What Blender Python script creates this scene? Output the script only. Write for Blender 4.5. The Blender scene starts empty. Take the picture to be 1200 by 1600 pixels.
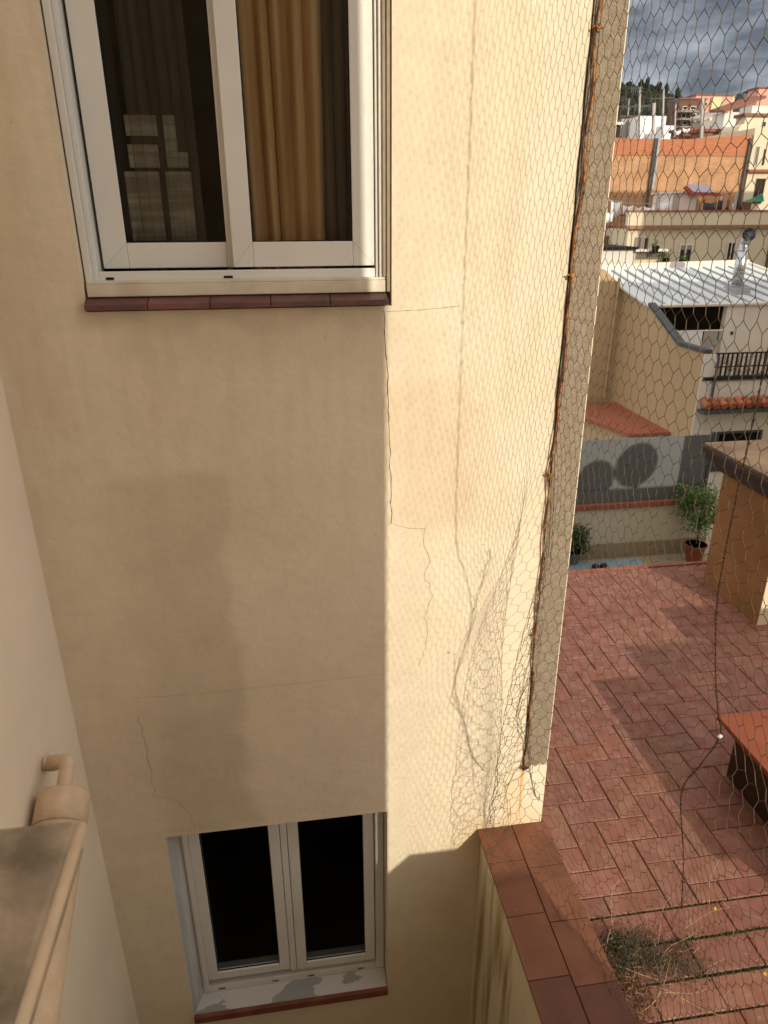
import bpy, bmesh, math, random
from mathutils import Vector, noise
random.seed(7)
S = bpy.context.scene
C = S.collection
R = math.radians
# ------------------------------------------------------------------ camera
FPX = 1110.0
PITCH = math.atan(FPX/2650.0); PSI = R(8.25); ROLL = math.atan(10/2650.0)
FW = Vector((math.sin(PSI)*math.cos(PITCH), math.cos(PSI)*math.cos(PITCH), -math.sin(PITCH)))
RT = Vector((math.cos(PSI), -math.sin(PSI), 0)); UP = RT.cross(FW)
c_, s_ = math.cos(ROLL), math.sin(ROLL)
RT2 = RT*c_-UP*s_; UP2 = UP*c_+RT*s_
cd = bpy.data.cameras.new('camera'); cam = bpy.data.objects.new('camera', cd); C.objects.link(cam)
from mathutils import Matrix
cam.matrix_world = Matrix((( RT2.x, UP2.x, -FW.x, 0), (RT2.y, UP2.y, -FW.y, 0), (RT2.z, UP2.z, -FW.z, 0), (0, 0, 0, 1)))
cd.sensor_fit = 'VERTICAL'; cd.sensor_height = 36; cd.lens = 36*FPX/1600
cd.clip_start = 0.02; cd.clip_end = 2000
cd.dof.use_dof = True; cd.dof.focus_distance = 2.3; cd.dof.aperture_fstop = 9
S.camera = cam
S.render.resolution_x = 768; S.render.resolution_y = 1024
# ------------------------------------------------------------------ sun, sky, exposure
SUN = Vector((0.345, -1.0, 0.42)).normalized()          # towards the sun
EL = math.asin(SUN.z); AZ = math.atan2(SUN.x, SUN.y)
sl = bpy.data.lights.new('sun', 'SUN'); sl.energy = 2.95; sl.angle = R(0.5); sl.color = (1.0, 0.915, 0.72)
so = bpy.data.objects.new('sun', sl); C.objects.link(so); so.rotation_euler = SUN.to_track_quat('Z', 'Y').to_euler()
W = bpy.data.worlds.new('World'); S.world = W; W.use_nodes = True
nt = W.node_tree; nt.nodes.clear()
def N(nt, t, **k):
    n = nt.nodes.new(t)
    for a, b in k.items(): setattr(n, a, b)
    return n
out = N(nt, 'ShaderNodeOutputWorld'); bg = N(nt, 'ShaderNodeBackground'); sky = N(nt, 'ShaderNodeTexSky')
sky.sky_type = 'NISHITA'; sky.sun_disc = False; sky.sun_elevation = EL; sky.sun_rotation = AZ
bg.inputs[1].default_value = 0.15
tc = N(nt, 'ShaderNodeTexCoord'); mp = N(nt, 'ShaderNodeMapping'); mp.inputs['Scale'].default_value = (1, 1, 2.6)
mp.inputs['Rotation'].default_value = (0.2, 0.5, 0.3)
nz = N(nt, 'ShaderNodeTexNoise'); nz.inputs['Scale'].default_value = 4.5; nz.inputs['Detail'].default_value = 8; nz.inputs['Roughness'].default_value = .55
L = nt.links.new
L(tc.outputs['Generated'], mp.inputs[0]); L(mp.outputs[0], nz.inputs['Vector'])
cr = N(nt, 'ShaderNodeValToRGB')
cr.color_ramp.elements[0].position = .42; cr.color_ramp.elements[0].color = (.60, .63, .74, 1)
cr.color_ramp.elements[1].position = .68; cr.color_ramp.elements[1].color = (4.4, 4.6, 5.0, 1)
L(nz.outputs['Fac'], cr.inputs[0])
# the cloud bank over the hills is dark, the sky above and behind is bright broken cloud
dp = N(nt, 'ShaderNodeVectorMath', operation='DOT_PRODUCT'); dp.inputs[1].default_value = (.45, .87, .1)
L(tc.outputs['Generated'], dp.inputs[0])
mr = N(nt, 'ShaderNodeMapRange'); mr.inputs[1].default_value = .55; mr.inputs[2].default_value = .8
L(dp.outputs['Value'], mr.inputs[0])
cr2 = N(nt, 'ShaderNodeValToRGB')
cr2.color_ramp.elements[0].position = .3; cr2.color_ramp.elements[0].color = (5.0, 4.75, 4.6, 1)
cr2.color_ramp.elements[1].position = .7; cr2.color_ramp.elements[1].color = (10.2, 9.4, 8.4, 1)
L(nz.outputs['Fac'], cr2.inputs[0])
mx = N(nt, 'ShaderNodeMix', data_type='RGBA'); L(mr.outputs[0], mx.inputs[0]); L(cr2.outputs[0], mx.inputs[6]); L(cr.outputs[0], mx.inputs[7])
mx2 = N(nt, 'ShaderNodeMix', data_type='RGBA'); mx2.inputs[0].default_value = .9; L(sky.outputs[0], mx2.inputs[6]); L(mx.outputs[2], mx2.inputs[7])
L(mx2.outputs[2], bg.inputs[0]); L(bg.outputs[0], out.inputs[0])
S.view_settings.view_transform = 'Standard'; S.view_settings.look = 'None'; S.view_settings.exposure = 0.24; S.view_settings.gamma = 1

# ------------------------------------------------------------------ helpers
def ray(u, v): return FW + RT2*((u-600)/FPX) - UP2*((v-800)/FPX)
def P(u, v, Y):
    d = ray(u, v); return d*(Y/d.y)
def PX(u, v, X):
    d = ray(u, v); return d*(X/d.x)
def PZ(u, v, Z):
    d = ray(u, v); return d*(Z/d.z)

def mat(name, col, rough=.8, var=.12, scale=6, bump=0, bscale=40, metal=0, col2=None, attr=False, spec=.3, stretch=None, detail=6, lo=.35, hi=.65, speck=None):
    m = bpy.data.materials.new(name); m.use_nodes = True; t = m.node_tree; l = t.links.new
    b = t.nodes['Principled BSDF']; b.inputs['Roughness'].default_value = rough; b.inputs['Metallic'].default_value = metal
    b.inputs['Specular IOR Level'].default_value = spec
    tc = N(t, 'ShaderNodeTexCoord'); mp = N(t, 'ShaderNodeMapping'); l(tc.outputs['Object'], mp.inputs[0])
    if stretch: mp.inputs['Scale'].default_value = stretch
    nz = N(t, 'ShaderNodeTexNoise'); nz.inputs['Scale'].default_value = scale; nz.inputs['Detail'].default_value = detail
    l(mp.outputs[0], nz.inputs['Vector'])
    cr = N(t, 'ShaderNodeValToRGB'); c2 = col2 or tuple(x*(1-var*2) for x in col)
    cr.color_ramp.elements[0].position = lo; cr.color_ramp.elements[1].position = hi
    cr.color_ramp.elements[0].color = (*c2, 1); cr.color_ramp.elements[1].color = (*col, 1)
    l(nz.outputs['Fac'], cr.inputs[0]); o = cr.outputs[0]
    if attr:
        a = N(t, 'ShaderNodeVertexColor', layer_name='col'); q = N(t, 'ShaderNodeMix', data_type='RGBA', blend_type='MULTIPLY')
        q.inputs[0].default_value = 1; l(o, q.inputs[6]); l(a.outputs[0], q.inputs[7]); o = q.outputs[2]
    if speck:
        n3 = N(t, 'ShaderNodeTexNoise'); n3.inputs['Scale'].default_value = speck[1]; n3.inputs['Detail'].default_value = 3
        l(tc.outputs['Object'], n3.inputs['Vector'])
        r3 = N(t, 'ShaderNodeMapRange'); r3.inputs[1].default_value = speck[2]; r3.inputs[2].default_value = speck[2]+.06; l(n3.outputs['Fac'], r3.inputs[0])
        q = N(t, 'ShaderNodeMix', data_type='RGBA'); l(r3.outputs[0], q.inputs[0]); l(o, q.inputs[6]); q.inputs[7].default_value = (*speck[0], 1); o = q.outputs[2]
    l(o, b.inputs['Base Color'])
    if bump:
        n2 = N(t, 'ShaderNodeTexNoise'); n2.inputs['Scale'].default_value = bscale; n2.inputs['Detail'].default_value = 8
        l(mp.outputs[0], n2.inputs['Vector']); bp = N(t, 'ShaderNodeBump'); bp.inputs['Strength'].default_value = bump; bp.inputs['Distance'].default_value = .01
        l(n2.outputs['Fac'], bp.inputs['Height']); l(bp.outputs[0], b.inputs['Normal'])
    m['out'] = 0
    return m

class MB:
    def __init__(s): s.v = []; s.f = []; s.c = []; s.cc = (1, 1, 1)
    def add(s, vs, fs):
        o = len(s.v); s.v += [tuple(x) for x in vs]; s.f += [tuple(i+o for i in f) for f in fs]; s.c += [s.cc]*len(vs); return s
    def box(s, x0, x1, y0, y1, z0, z1):
        return s.add([(x0,y0,z0),(x1,y0,z0),(x1,y1,z0),(x0,y1,z0),(x0,y0,z1),(x1,y0,z1),(x1,y1,z1),(x0,y1,z1)],
                     [(3,2,1,0),(4,5,6,7),(0,1,5,4),(1,2,6,5),(2,3,7,6),(3,0,4,7)])
    def quad(s, *p): return s.add(p, [tuple(range(len(p)))])
    def prism(s, pts, d):               # polygon pts extruded by vector d
        n = len(pts); d = Vector(d); a = [Vector(p) for p in pts]
        return s.add(a+[p+d for p in a], [tuple(range(n))[::-1], tuple(range(n, 2*n))]+[(i, (i+1) % n, n+(i+1) % n, n+i) for i in range(n)])
    def tube(s, pts, r, k=8, caps=True):
        pts = [Vector(p) for p in pts]; rs = r if isinstance(r, (list, tuple)) else [r]*len(pts)
        vs = []; fs = []; u = None
        for i, p in enumerate(pts):
            a = pts[max(i-1, 0)]; b = pts[min(i+1, len(pts)-1)]; t = (b-a)
            t = t.normalized() if t.length > 1e-9 else Vector((0, 0, 1))
            if u is None: u = t.orthogonal().normalized()
            else:
                u = u - t*u.dot(t); u = u.normalized() if u.length > 1e-6 else t.orthogonal().normalized()
            w = t.cross(u)
            vs += [p+(u*math.cos(2*math.pi*j/k)+w*math.sin(2*math.pi*j/k))*rs[i] for j in range(k)]
        for i in range(len(pts)-1):
            fs += [(i*k+j, i*k+(j+1) % k, (i+1)*k+(j+1) % k, (i+1)*k+j) for j in range(k)]
        if caps: fs += [tuple(range(k))[::-1], tuple(range((len(pts)-1)*k, len(pts)*k))]
        return s.add(vs, fs)
    def build(s, name, m, parent=None, smooth=False, bevel=0, fixn=True):
        me = bpy.data.meshes.new(name); me.from_pydata(s.v, [], s.f)
        if any(c != (1, 1, 1) for c in s.c):
            ca = me.color_attributes.new('col', 'FLOAT_COLOR', 'POINT')
            for i, c in enumerate(s.c): ca.data[i].color = (*c, 1)
        if fixn:
            bm = bmesh.new(); bm.from_mesh(me); bmesh.ops.recalc_face_normals(bm, faces=bm.faces); bm.to_mesh(me); bm.free()
        me.materials.append(m)
        if smooth:
            for p in me.polygons: p.use_smooth = True
        o = bpy.data.objects.new(name, me); C.objects.link(o); o.parent = parent
        if bevel:
            b = o.modifiers.new('b', 'BEVEL'); b.width = bevel; b.segments = 2; b.limit_method = 'ANGLE'
        return o
def tag(o, label=None, cat=None, group=None, kind=None):
    if label: o['label'] = label
    if cat: o['category'] = cat
    if group: o['group'] = group
    if kind: o['kind'] = kind
    return o
def thing(name, label, cat, loc=(0, 0, 0), group=None):
    o = bpy.data.objects.new(name, None); C.objects.link(o); o.empty_display_size = .1
    # parts are written in world metres, so the base stays at the origin unless loc is used
    o.location = loc
    return tag(o, label, cat, group)
def copy_thing(root, loc, label):
    r = root.copy(); C.objects.link(r); r.location = loc; r['label'] = label
    for ch in list(root.children):
        c = ch.copy(); C.objects.link(c); c.parent = r
        for g in list(ch.children):
            d = g.copy(); C.objects.link(d); d.parent = c
    return r
def bx(*a): return MB().box(*a)

# ------------------------------------------------------------------ materials
def glass_mat(name, tint=(.88, .9, .88), rough=.01, ior=1.45):
    m = bpy.data.materials.new(name); m.use_nodes = True; t = m.node_tree; l = t.links.new; t.nodes.clear()
    o = N(t, 'ShaderNodeOutputMaterial'); mi = N(t, 'ShaderNodeMixShader'); fr = N(t, 'ShaderNodeFresnel'); fr.inputs[0].default_value = ior
    tr = N(t, 'ShaderNodeBsdfTransparent'); tr.inputs[0].default_value = (*tint, 1)
    gl = N(t, 'ShaderNodeBsdfGlossy'); gl.inputs['Roughness'].default_value = rough
    l(fr.outputs[0], mi.inputs[0]); l(tr.outputs[0], mi.inputs[1]); l(gl.outputs[0], mi.inputs[2]); l(mi.outputs[0], o.inputs[0])
    return m
def gauze_mat():
    m = mat('gauze', (.34, .31, .26), .9, col2=(.20, .18, .15), scale=4, stretch=(9, 1, .3)); t = m.node_tree; l = t.links.new
    b = t.nodes['Principled BSDF']; o = t.nodes['Material Output']; tr = N(t, 'ShaderNodeBsdfTransparent'); mi = N(t, 'ShaderNodeMixShader'); mi.inputs[0].default_value = .2
    l(tr.outputs[0], mi.inputs[1]); l(b.outputs[0], mi.inputs[2]); l(mi.outputs[0], o.inputs[0]); return m
def wall_mat():
    m = mat('cream_render', (.81, .70, .545), .9, col2=(.765, .65, .495), scale=2.3, bump=.16, bscale=34, spec=.2)
    t = m.node_tree; l = t.links.new; b = t.nodes['Principled BSDF']; src = b.inputs['Base Color'].links[0].from_socket
    tc = N(t, 'ShaderNodeTexCoord'); ns = N(t, 'ShaderNodeTexNoise'); ns.inputs['Scale'].default_value = 3.5; ns.inputs['Detail'].default_value = 5
    l(tc.outputs['Object'], ns.inputs['Vector'])
    ad = N(t, 'ShaderNodeVectorMath', operation='MULTIPLY_ADD'); ad.inputs[1].default_value = (.24, .24, .24)
    l(ns.outputs['Color'], ad.inputs[0]); l(tc.outputs['Object'], ad.inputs[2])
    sx = N(t, 'ShaderNodeSeparateXYZ'); l(ad.outputs[0], sx.inputs[0])
    def edge(sock, a, bb):
        r = N(t, 'ShaderNodeMapRange', interpolation_type='SMOOTHSTEP'); r.inputs[1].default_value = a; r.inputs[2].default_value = bb; l(sock, r.inputs[0]); return r.outputs[0]
    def region(x0, x1, z0, z1, sf, col, amt, sl=None):
        nonlocal src
        o = None
        for e in (edge(sx.outputs[0], x0-(sl or sf), x0+(sl or sf)), edge(sx.outputs[0], x1+sf, x1-sf), edge(sx.outputs[2], z0-sf, z0+sf), edge(sx.outputs[2], z1+sf, z1-sf)):
            if o is None: o = e
            else:
                q = N(t, 'ShaderNodeMath', operation='MULTIPLY'); l(o, q.inputs[0]); l(e, q.inputs[1]); o = q.outputs[0]
        q = N(t, 'ShaderNodeMath', operation='MULTIPLY'); l(o, q.inputs[0]); q.inputs[1].default_value = amt
        mxx = N(t, 'ShaderNodeMix', data_type='RGBA', blend_type='MULTIPLY'); l(q.outputs[0], mxx.inputs[0]); l(src, mxx.inputs[6]); mxx.inputs[7].default_value = (*col, 1); src = mxx.outputs[2]
    region(-.50, -.12, -2.45, -.75, .035, (.78, .77, .73), .62, .11)      # old damp patch with a soft outline
    region(-.66, -.12, -2.50, -1.75, .09, (.84, .83, .78), .45)
    region(-.78, -.62, -.55, 1.2, .03, (.90, .84, .78), .5)
    region(-.43, .48, -.36, -.18, .09, (.86, .84, .82), .6)        # run-off marks under the sill
    region(-.50, .49, -.225, -.10, .035, (.76, .73, .70), .6)
    region(.52, .82, -1.02, -.45, .04, (.96, .91, .86), .9)         # filled repair
    # faint vertical run-off streaks under the window sill and trowel marks
    ms = N(t, 'ShaderNodeMapping'); ms.inputs['Scale'].default_value = (9, 1, .9); l(tc.outputs['Object'], ms.inputs[0])
    nk = N(t, 'ShaderNodeTexNoise'); nk.inputs['Scale'].default_value = 1.6; nk.inputs['Detail'].default_value = 5; l(ms.outputs[0], nk.inputs['Vector'])
    kr = N(t, 'ShaderNodeMapRange'); kr.inputs[1].default_value = .45; kr.inputs[2].default_value = .68; l(nk.outputs['Fac'], kr.inputs[0])
    zz = edge(sx.outputs[2], -1.7, -.25); zq = N(t, 'ShaderNodeMath', operation='MULTIPLY'); l(kr.outputs[0], zq.inputs[0]); l(zz, zq.inputs[1])
    z2 = N(t, 'ShaderNodeMath', operation='MULTIPLY'); l(zq.outputs[0], z2.inputs[0]); z2.inputs[1].default_value = .4
    mk = N(t, 'ShaderNodeMix', data_type='RGBA', blend_type='MULTIPLY'); l(z2.outputs[0], mk.inputs[0]); l(src, mk.inputs[6]); mk.inputs[7].default_value = (.84, .82, .79, 1); src = mk.outputs[2]
    mt_ = N(t, 'ShaderNodeMapping'); mt_.inputs['Scale'].default_value = (1, 1, 2.2); mt_.inputs['Rotation'].default_value = (0, .5, 0); l(tc.outputs['Object'], mt_.inputs[0])
    nb_ = N(t, 'ShaderNodeTexNoise'); nb_.inputs['Scale'].default_value = 7; nb_.inputs['Detail'].default_value = 3; nb_.inputs['Distortion'].default_value = 1.2; l(mt_.outputs[0], nb_.inputs['Vector'])
    b2 = N(t, 'ShaderNodeBump'); b2.inputs['Strength'].default_value = .07; b2.inputs['Distance'].default_value = .03; l(nb_.outputs['Fac'], b2.inputs['Height'])
    n9 = N(t, 'ShaderNodeTexVoronoi'); n9.inputs['Scale'].default_value = 16; l(ad.outputs[0], n9.inputs['Vector'])
    r9 = N(t, 'ShaderNodeMapRange', interpolation_type='SMOOTHSTEP'); r9.inputs[1].default_value = .16; r9.inputs[2].default_value = .0; l(n9.outputs['Distance'], r9.inputs[0])
    b3 = N(t, 'ShaderNodeBump'); b3.inputs['Strength'].default_value = .13; b3.inputs['Distance'].default_value = .004; l(r9.outputs[0], b3.inputs['Height']); l(b2.outputs[0], b3.inputs['Normal'])
    for nd in t.nodes:
        if nd.bl_idname == 'ShaderNodeBump' and nd not in (b2, b3): l(b3.outputs[0], nd.inputs['Normal'])
    # rust coloured dribbles by the foot of the wall and the last net fixing
    region(1.07, 1.17, -2.66, -2.36, .05, (.95, .80, .58), .5)
    region(.84, 1.30, -2.80, -2.58, .09, (.92, .80, .62), .6)
    ns2 = N(t, 'ShaderNodeTexNoise'); ns2.inputs['Scale'].default_value = 13; ns2.inputs['Detail'].default_value = 10; ns2.inputs['Roughness'].default_value = .7
    l(tc.outputs['Object'], ns2.inputs['Vector'])
    r = N(t, 'ShaderNodeMapRange'); r.inputs[1].default_value = .3; r.inputs[2].default_value = .7; r.inputs[3].default_value = .93; r.inputs[4].default_value = 1.04; l(ns2.outputs['Fac'], r.inputs[0])
    v = N(t, 'ShaderNodeVectorMath', operation='SCALE'); l(src, v.inputs[0]); l(r.outputs[0], v.inputs['Scale'])
    pt = N(t, 'ShaderNodeTexVoronoi'); pt.inputs['Scale'].default_value = 9; l(tc.outputs['Object'], pt.inputs['Vector'])
    p1 = N(t, 'ShaderNodeMapRange'); p1.inputs[1].default_value = .045; p1.inputs[2].default_value = .02; p1.inputs[4].default_value = .45; l(pt.outputs['Distance'], p1.inputs[0])
    pm_ = N(t, 'ShaderNodeMix', data_type='RGBA', blend_type='MULTIPLY'); l(p1.outputs[0], pm_.inputs[0]); l(v.outputs[0], pm_.inputs[6]); pm_.inputs[7].default_value = (.6, .52, .44, 1)
    l(pm_.outputs[2], b.inputs['Base Color'])
    return m
M = dict(
    cream=wall_mat(),
    side=mat('side_wall_paint', (.85, .74, .59), .9, .04, 2.2, .2, 30, speck=((.45, .37, .27), 38, .76)),
    well=mat('stained_parapet_paint', (.72, .64, .47), .9, col2=(.36, .24, .10), scale=7, stretch=(1, 1, .1), bump=.1, lo=.33, hi=.45),
    strip=mat('bare_cement', (.33, .265, .195), .95, col2=(.23, .185, .135), scale=38, bump=.7, bscale=160, lo=.3, hi=.7),
    pvc=mat('white_pvc', (.78, .77, .74), .35, .03, 4, spec=.5),
    pvcold=mat('weathered_pvc', (.72, .66, .55), .5, col2=(.58, .50, .38), scale=9, lo=.3, hi=.6),
    gasket=mat('black_gasket', (.01, .01, .01), .6, 0),
    glass=glass_mat('window_glass'), darkglass=glass_mat('dark_window_glass', (.35, .37, .36), ior=1.15),
    sill=mat('glazed_sill_tile', (.175, .08, .072), .42, col2=(.11, .055, .05), scale=14, bump=.12, attr=True, spec=.5),
    room=mat('dark_room', (.07, .06, .05), .9, .2),
    gold=mat('gold_curtain', (.84, .58, .32), .85, col2=(.60, .36, .17), scale=3, stretch=(9, 1, .4)),
    sheer=mat('sheer_curtain', (.22, .19, .155), .9, col2=(.12, .10, .085), scale=4, stretch=(6, 1, .3)),
    gauze=gauze_mat(), palebands=mat('pale_bands', (.86, .84, .78), .9, col2=(.5, .48, .42), scale=5, stretch=(1, 1, 14), lo=.4, hi=.6),
    redtile=mat('terrace_tile', (.30, .140, .102), .7, col2=(.235, .088, .060), scale=11, bump=.25, bscale=60, attr=True, spec=.35, speck=((.34, .20, .15), 22, .66)),
    grout=mat('mossy_joint', (.045, .07, .018), 1, col2=(.075, .045, .03), scale=3, bump=.8, bscale=120, lo=.42, hi=.55),
    moss=mat('moss', (.05, .085, .015), 1, col2=(.02, .03, .008), scale=90, bump=1, bscale=200),
    coping=mat('coping_tile', (.145, .054, .030), .6, col2=(.10, .036, .02), scale=6, bump=.3, bscale=45, attr=True, spec=.4, speck=((.36, .22, .14), 70, .70)),
    mortar=mat('mortar', (.11, .055, .038), 1, .3, 40),
    stone=mat('balcony_stone', (.44, .345, .25), .9, col2=(.19, .155, .11), scale=20, bump=.4, bscale=60, lo=.34, hi=.66),
    pipe=mat('painted_pipe', (.70, .53, .365), .6, col2=(.60, .45, .31), scale=18, bump=.25, bscale=70, speck=((.36, .26, .17), 60, .71)),
    wire=mat('net_wire', (.085, .066, .05), .75, col2=(.13, .08, .045), scale=30, metal=0, spec=.2),
    rust=mat('rusty_wire', (.50, .21, .055), .85, col2=(.12, .05, .025), scale=60, bump=.5, spec=.2),
    darkwire=mat('dark_wire', (.035, .022, .018), .8, col2=(.09, .045, .03), scale=50, spec=.2),
    crack=mat('crack', (.16, .12, .08), 1, .2, 30), faint=mat('faint_crack', (.36, .28, .19), 1, .2, 30), lining=mat('grey_lining', (.62, .62, .60), .7, col2=(.45, .46, .46), scale=4, stretch=(6, 6, .4)),
    tarcrack=mat('dark_gap', (.025, .02, .017), 1, .3, 30),
    orange=mat('orange_paint', (.34, .165, .06), .8, col2=(.27, .125, .045), scale=4, bump=.1),
    creamlit=mat('cream_paint', (.72, .60, .42), .85, .06, 3, .1),
    roofbrown=mat('brown_roof_edge', (.06, .032, .022), .5, .2, 9),
    rooftan=mat('tan_roof_top', (.27, .18, .11), .7, col2=(.13, .08, .055), scale=3),
    hatch=mat('red_hatch_paint', (.30, .085, .035), .5, col2=(.24, .06, .03), scale=2.5, bump=.05),
    ochre=mat('ochre_render', (.46, .33, .19), .9, col2=(.40, .285, .165), scale=.35, stretch=(1, 1, .5), bump=.1, bscale=6),
    white=mat('white_render', (.70, .66, .60), .85, .06, .6),
    beige=mat('beige_render', (.66, .58, .43), .9, .06, .5),
    grey=mat('grey_panel', (.13, .135, .14), .3, .06, 2, spec=.5),
    skirting=mat('beige_skirting', (.36, .28, .18), .8, .06, 2),
    patio=mat('beige_patio', (.40, .33, .22), .8, .08, 2),
    redcap=mat('red_coping', (.36, .12, .065), .75, col2=(.27, .085, .05), scale=2, stretch=(6, 1, 1)),
    sheet=mat('white_metal_sheet', (.66, .70, .72), .35, .05, .7, spec=.6),
    sheetrib=mat('sheet_rib', (.34, .37, .38), .4, .05, 3),
    slate=mat('dark_grey_metal', (.07, .08, .085), .45, .1, 3),
    blackm=mat('black_metal', (.015, .015, .015), .5, .1),
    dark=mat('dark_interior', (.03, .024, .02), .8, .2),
    shutter=mat('shutter', (.26, .24, .21), .7, .05, stretch=(1, 1, 12), scale=3),
    terra=mat('terracotta', (.46, .16, .075), .75, col2=(.33, .105, .05), scale=7, attr=True),
    galv=mat('galvanised', (.5, .52, .54), .25, .1, 8, metal=.9),
    leaf=mat('leaves', (.075, .15, .022), .55, col2=(.035, .085, .012), scale=9, attr=True, spec=.4),
    darkleaf=mat('dark_leaves', (.04, .075, .02), .6, col2=(.02, .04, .012), scale=9, attr=True),
    bark=mat('bark', (.13, .085, .05), .9, .2, 20),
    soil=mat('soil', (.03, .02, .014), 1, .3, 30),
    blue=mat('light_blue_mat', (.26, .37, .44), .8, .04, 3),
    twig=mat('dry_twig', (.50, .34, .20), .8, col2=(.33, .2, .11), scale=20),
    weed=mat('weed_leaf', (.055, .075, .042), .9, col2=(.09, .07, .045), scale=25, attr=True),
    litter=mat('leaf_litter', (.25, .13, .075), .9, col2=(.10, .05, .03), scale=30, attr=True),
    yellow=mat('yellow_petal', (.8, .55, .03), .6, .05),
    cloth=mat('white_cloth', (.80, .80, .80), .9, .05, 4),
    darkcloth=mat('dark_cloth', (.05, .055, .07), .9, .1),
    redcloth=mat('red_cloth', (.5, .04, .03), .9, .1),
    greencloth=mat('green_fabric', (.03, .22, .13), .8, .1),
    pink=mat('pink_render', (.62, .33, .25), .85, .06, .2), yellowr=mat('yellow_render', (.68, .60, .33), .85, .06, .2),
    brownr=mat('brown_brick_facade', (.16, .085, .06), .85, .15, .5),
    roofred=mat('old_roof_tiles', (.27, .115, .075), .85, col2=(.17, .08, .06), scale=2, stretch=(6, 1, 1)),
    lilac=mat('lilac_plastic', (.40, .36, .44), .4, .05),
    pole=mat('grey_pole', (.42, .42, .41), .5, .1), greyr=mat('grey_render', (.40, .37, .33), .9, .1, .4),
    wood=mat('hill_wood', (.018, .026, .015), 1, col2=(.010, .015, .010), scale=.15), hillm=mat('hill_ground', (.03, .04, .022), 1, .2, .05),
    ground=mat('city_ground', (.14, .13, .12), .95, .15, .1),
)
def brick_mat():
    m = mat('brick_wall', (.5, .3, .15), .9); t = m.node_tree; b = t.nodes['Principled BSDF']; l = t.links.new
    tc = N(t, 'ShaderNodeTexCoord'); mp = N(t, 'ShaderNodeMapping'); mp.inputs['Rotation'].default_value = (R(90), 0, 0); l(tc.outputs['Object'], mp.inputs[0])
    br = N(t, 'ShaderNodeTexBrick'); br.inputs['Scale'].default_value = 3.0
    br.inputs['Color1'].default_value = (.47, .26, .14, 1); br.inputs['Color2'].default_value = (.38, .20, .10, 1); br.inputs['Mortar'].default_value = (.45, .30, .19, 1)
    br.inputs['Mortar Size'].default_value = .022; l(mp.outputs[0], br.inputs['Vector'])
    nz = N(t, 'ShaderNodeTexNoise'); nz.inputs['Scale'].default_value = 1.2; nz.inputs['Detail'].default_value = 8; l(tc.outputs['Object'], nz.inputs['Vector'])
    r = N(t, 'ShaderNodeMapRange'); r.inputs[1].default_value = .3; r.inputs[2].default_value = .7; r.inputs[3].default_value = .75; r.inputs[4].default_value = 1.15; l(nz.outputs['Fac'], r.inputs[0])
    v = N(t, 'ShaderNodeVectorMath', operation='SCALE'); l(br.outputs['Color'], v.inputs[0]); l(r.outputs[0], v.inputs['Scale']); l(v.outputs[0], b.inputs['Base Color'])
    return m
M['brick'] = brick_mat()

# ------------------------------------------------------------------ ground, terrace floor
TZ = -2.81; CZ = -2.758
tag(bx(-120, 320, -60, 420, -14.4, -14).build('ground', M['ground']), 'grey city ground far below the roofs', kind='structure')

# ------------------------------------------------------------------ light well wall
def holed(x0, x1, z0, z1, holes, y0, y1):
    xs = sorted({x0, x1, *[h[0] for h in holes], *[h[1] for h in holes]}); zs = sorted({z0, z1, *[h[2] for h in holes], *[h[3] for h in holes]})
    m = MB(); inh = lambda x, z: any(h[0] < x < h[1] and h[2] < z < h[3] for h in holes)
    for a, b in zip(xs, xs[1:]):
        for c, d in zip(zs, zs[1:]):
            if not inh((a+b)/2, (c+d)/2):
                m.quad((a, y0, c), (b, y0, c), (b, y0, d), (a, y0, d)); m.quad((a, y1, c), (a, y1, d), (b, y1, d), (b, y1, c))
    for h in holes:
        m.quad((h[0], y0, h[2]), (h[0], y0, h[3]), (h[0], y1, h[3]), (h[0], y1, h[2])); m.quad((h[1], y0, h[2]), (h[1], y1, h[2]), (h[1], y1, h[3]), (h[1], y0, h[3]))
        m.quad((h[0], y0, h[2]), (h[0], y1, h[2]), (h[1], y1, h[2]), (h[1], y0, h[2])); m.quad((h[0], y0, h[3]), (h[1], y0, h[3]), (h[1], y1, h[3]), (h[0], y1, h[3]))
    m.quad((x0, y0, z0), (x0, y1, z0), (x0, y1, z1), (x0, y0, z1)); m.quad((x1, y0, z0), (x1, y0, z1), (x1, y1, z1), (x1, y1, z0))
    m.quad((x0, y0, z1), (x0, y1, z1), (x1, y1, z1), (x1, y0, z1)); m.quad((x0, y0, z0), (x1, y0, z0), (x1, y1, z0), (x0, y1, z0))
    return m
WX0, WX1 = -.93, 1.138
UO = (-.615, .392, -.29, 1.15); LO = (-.6375, .3725, -3.852, -2.58)
bw = thing('building_wall', 'cream rendered light well wall with two windows and a bare cement edge strip', 'wall')
wm = holed(WX0, WX1, -9, 3.6, [UO, LO], 2.5, 2.78)
wo = wm.build('wall', M['cream'], bw, fixn=False)
bmm = bmesh.new(); bmm.from_mesh(wo.data); bmesh.ops.remove_doubles(bmm, verts=bmm.verts, dist=1e-5); bmesh.ops.recalc_face_normals(bmm, faces=bmm.faces); bmm.to_mesh(wo.data); bmm.free()
bv = wo.modifiers.new('b', 'BEVEL'); bv.width = .008; bv.segments = 3; bv.limit_method = 'ANGLE'
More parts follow.
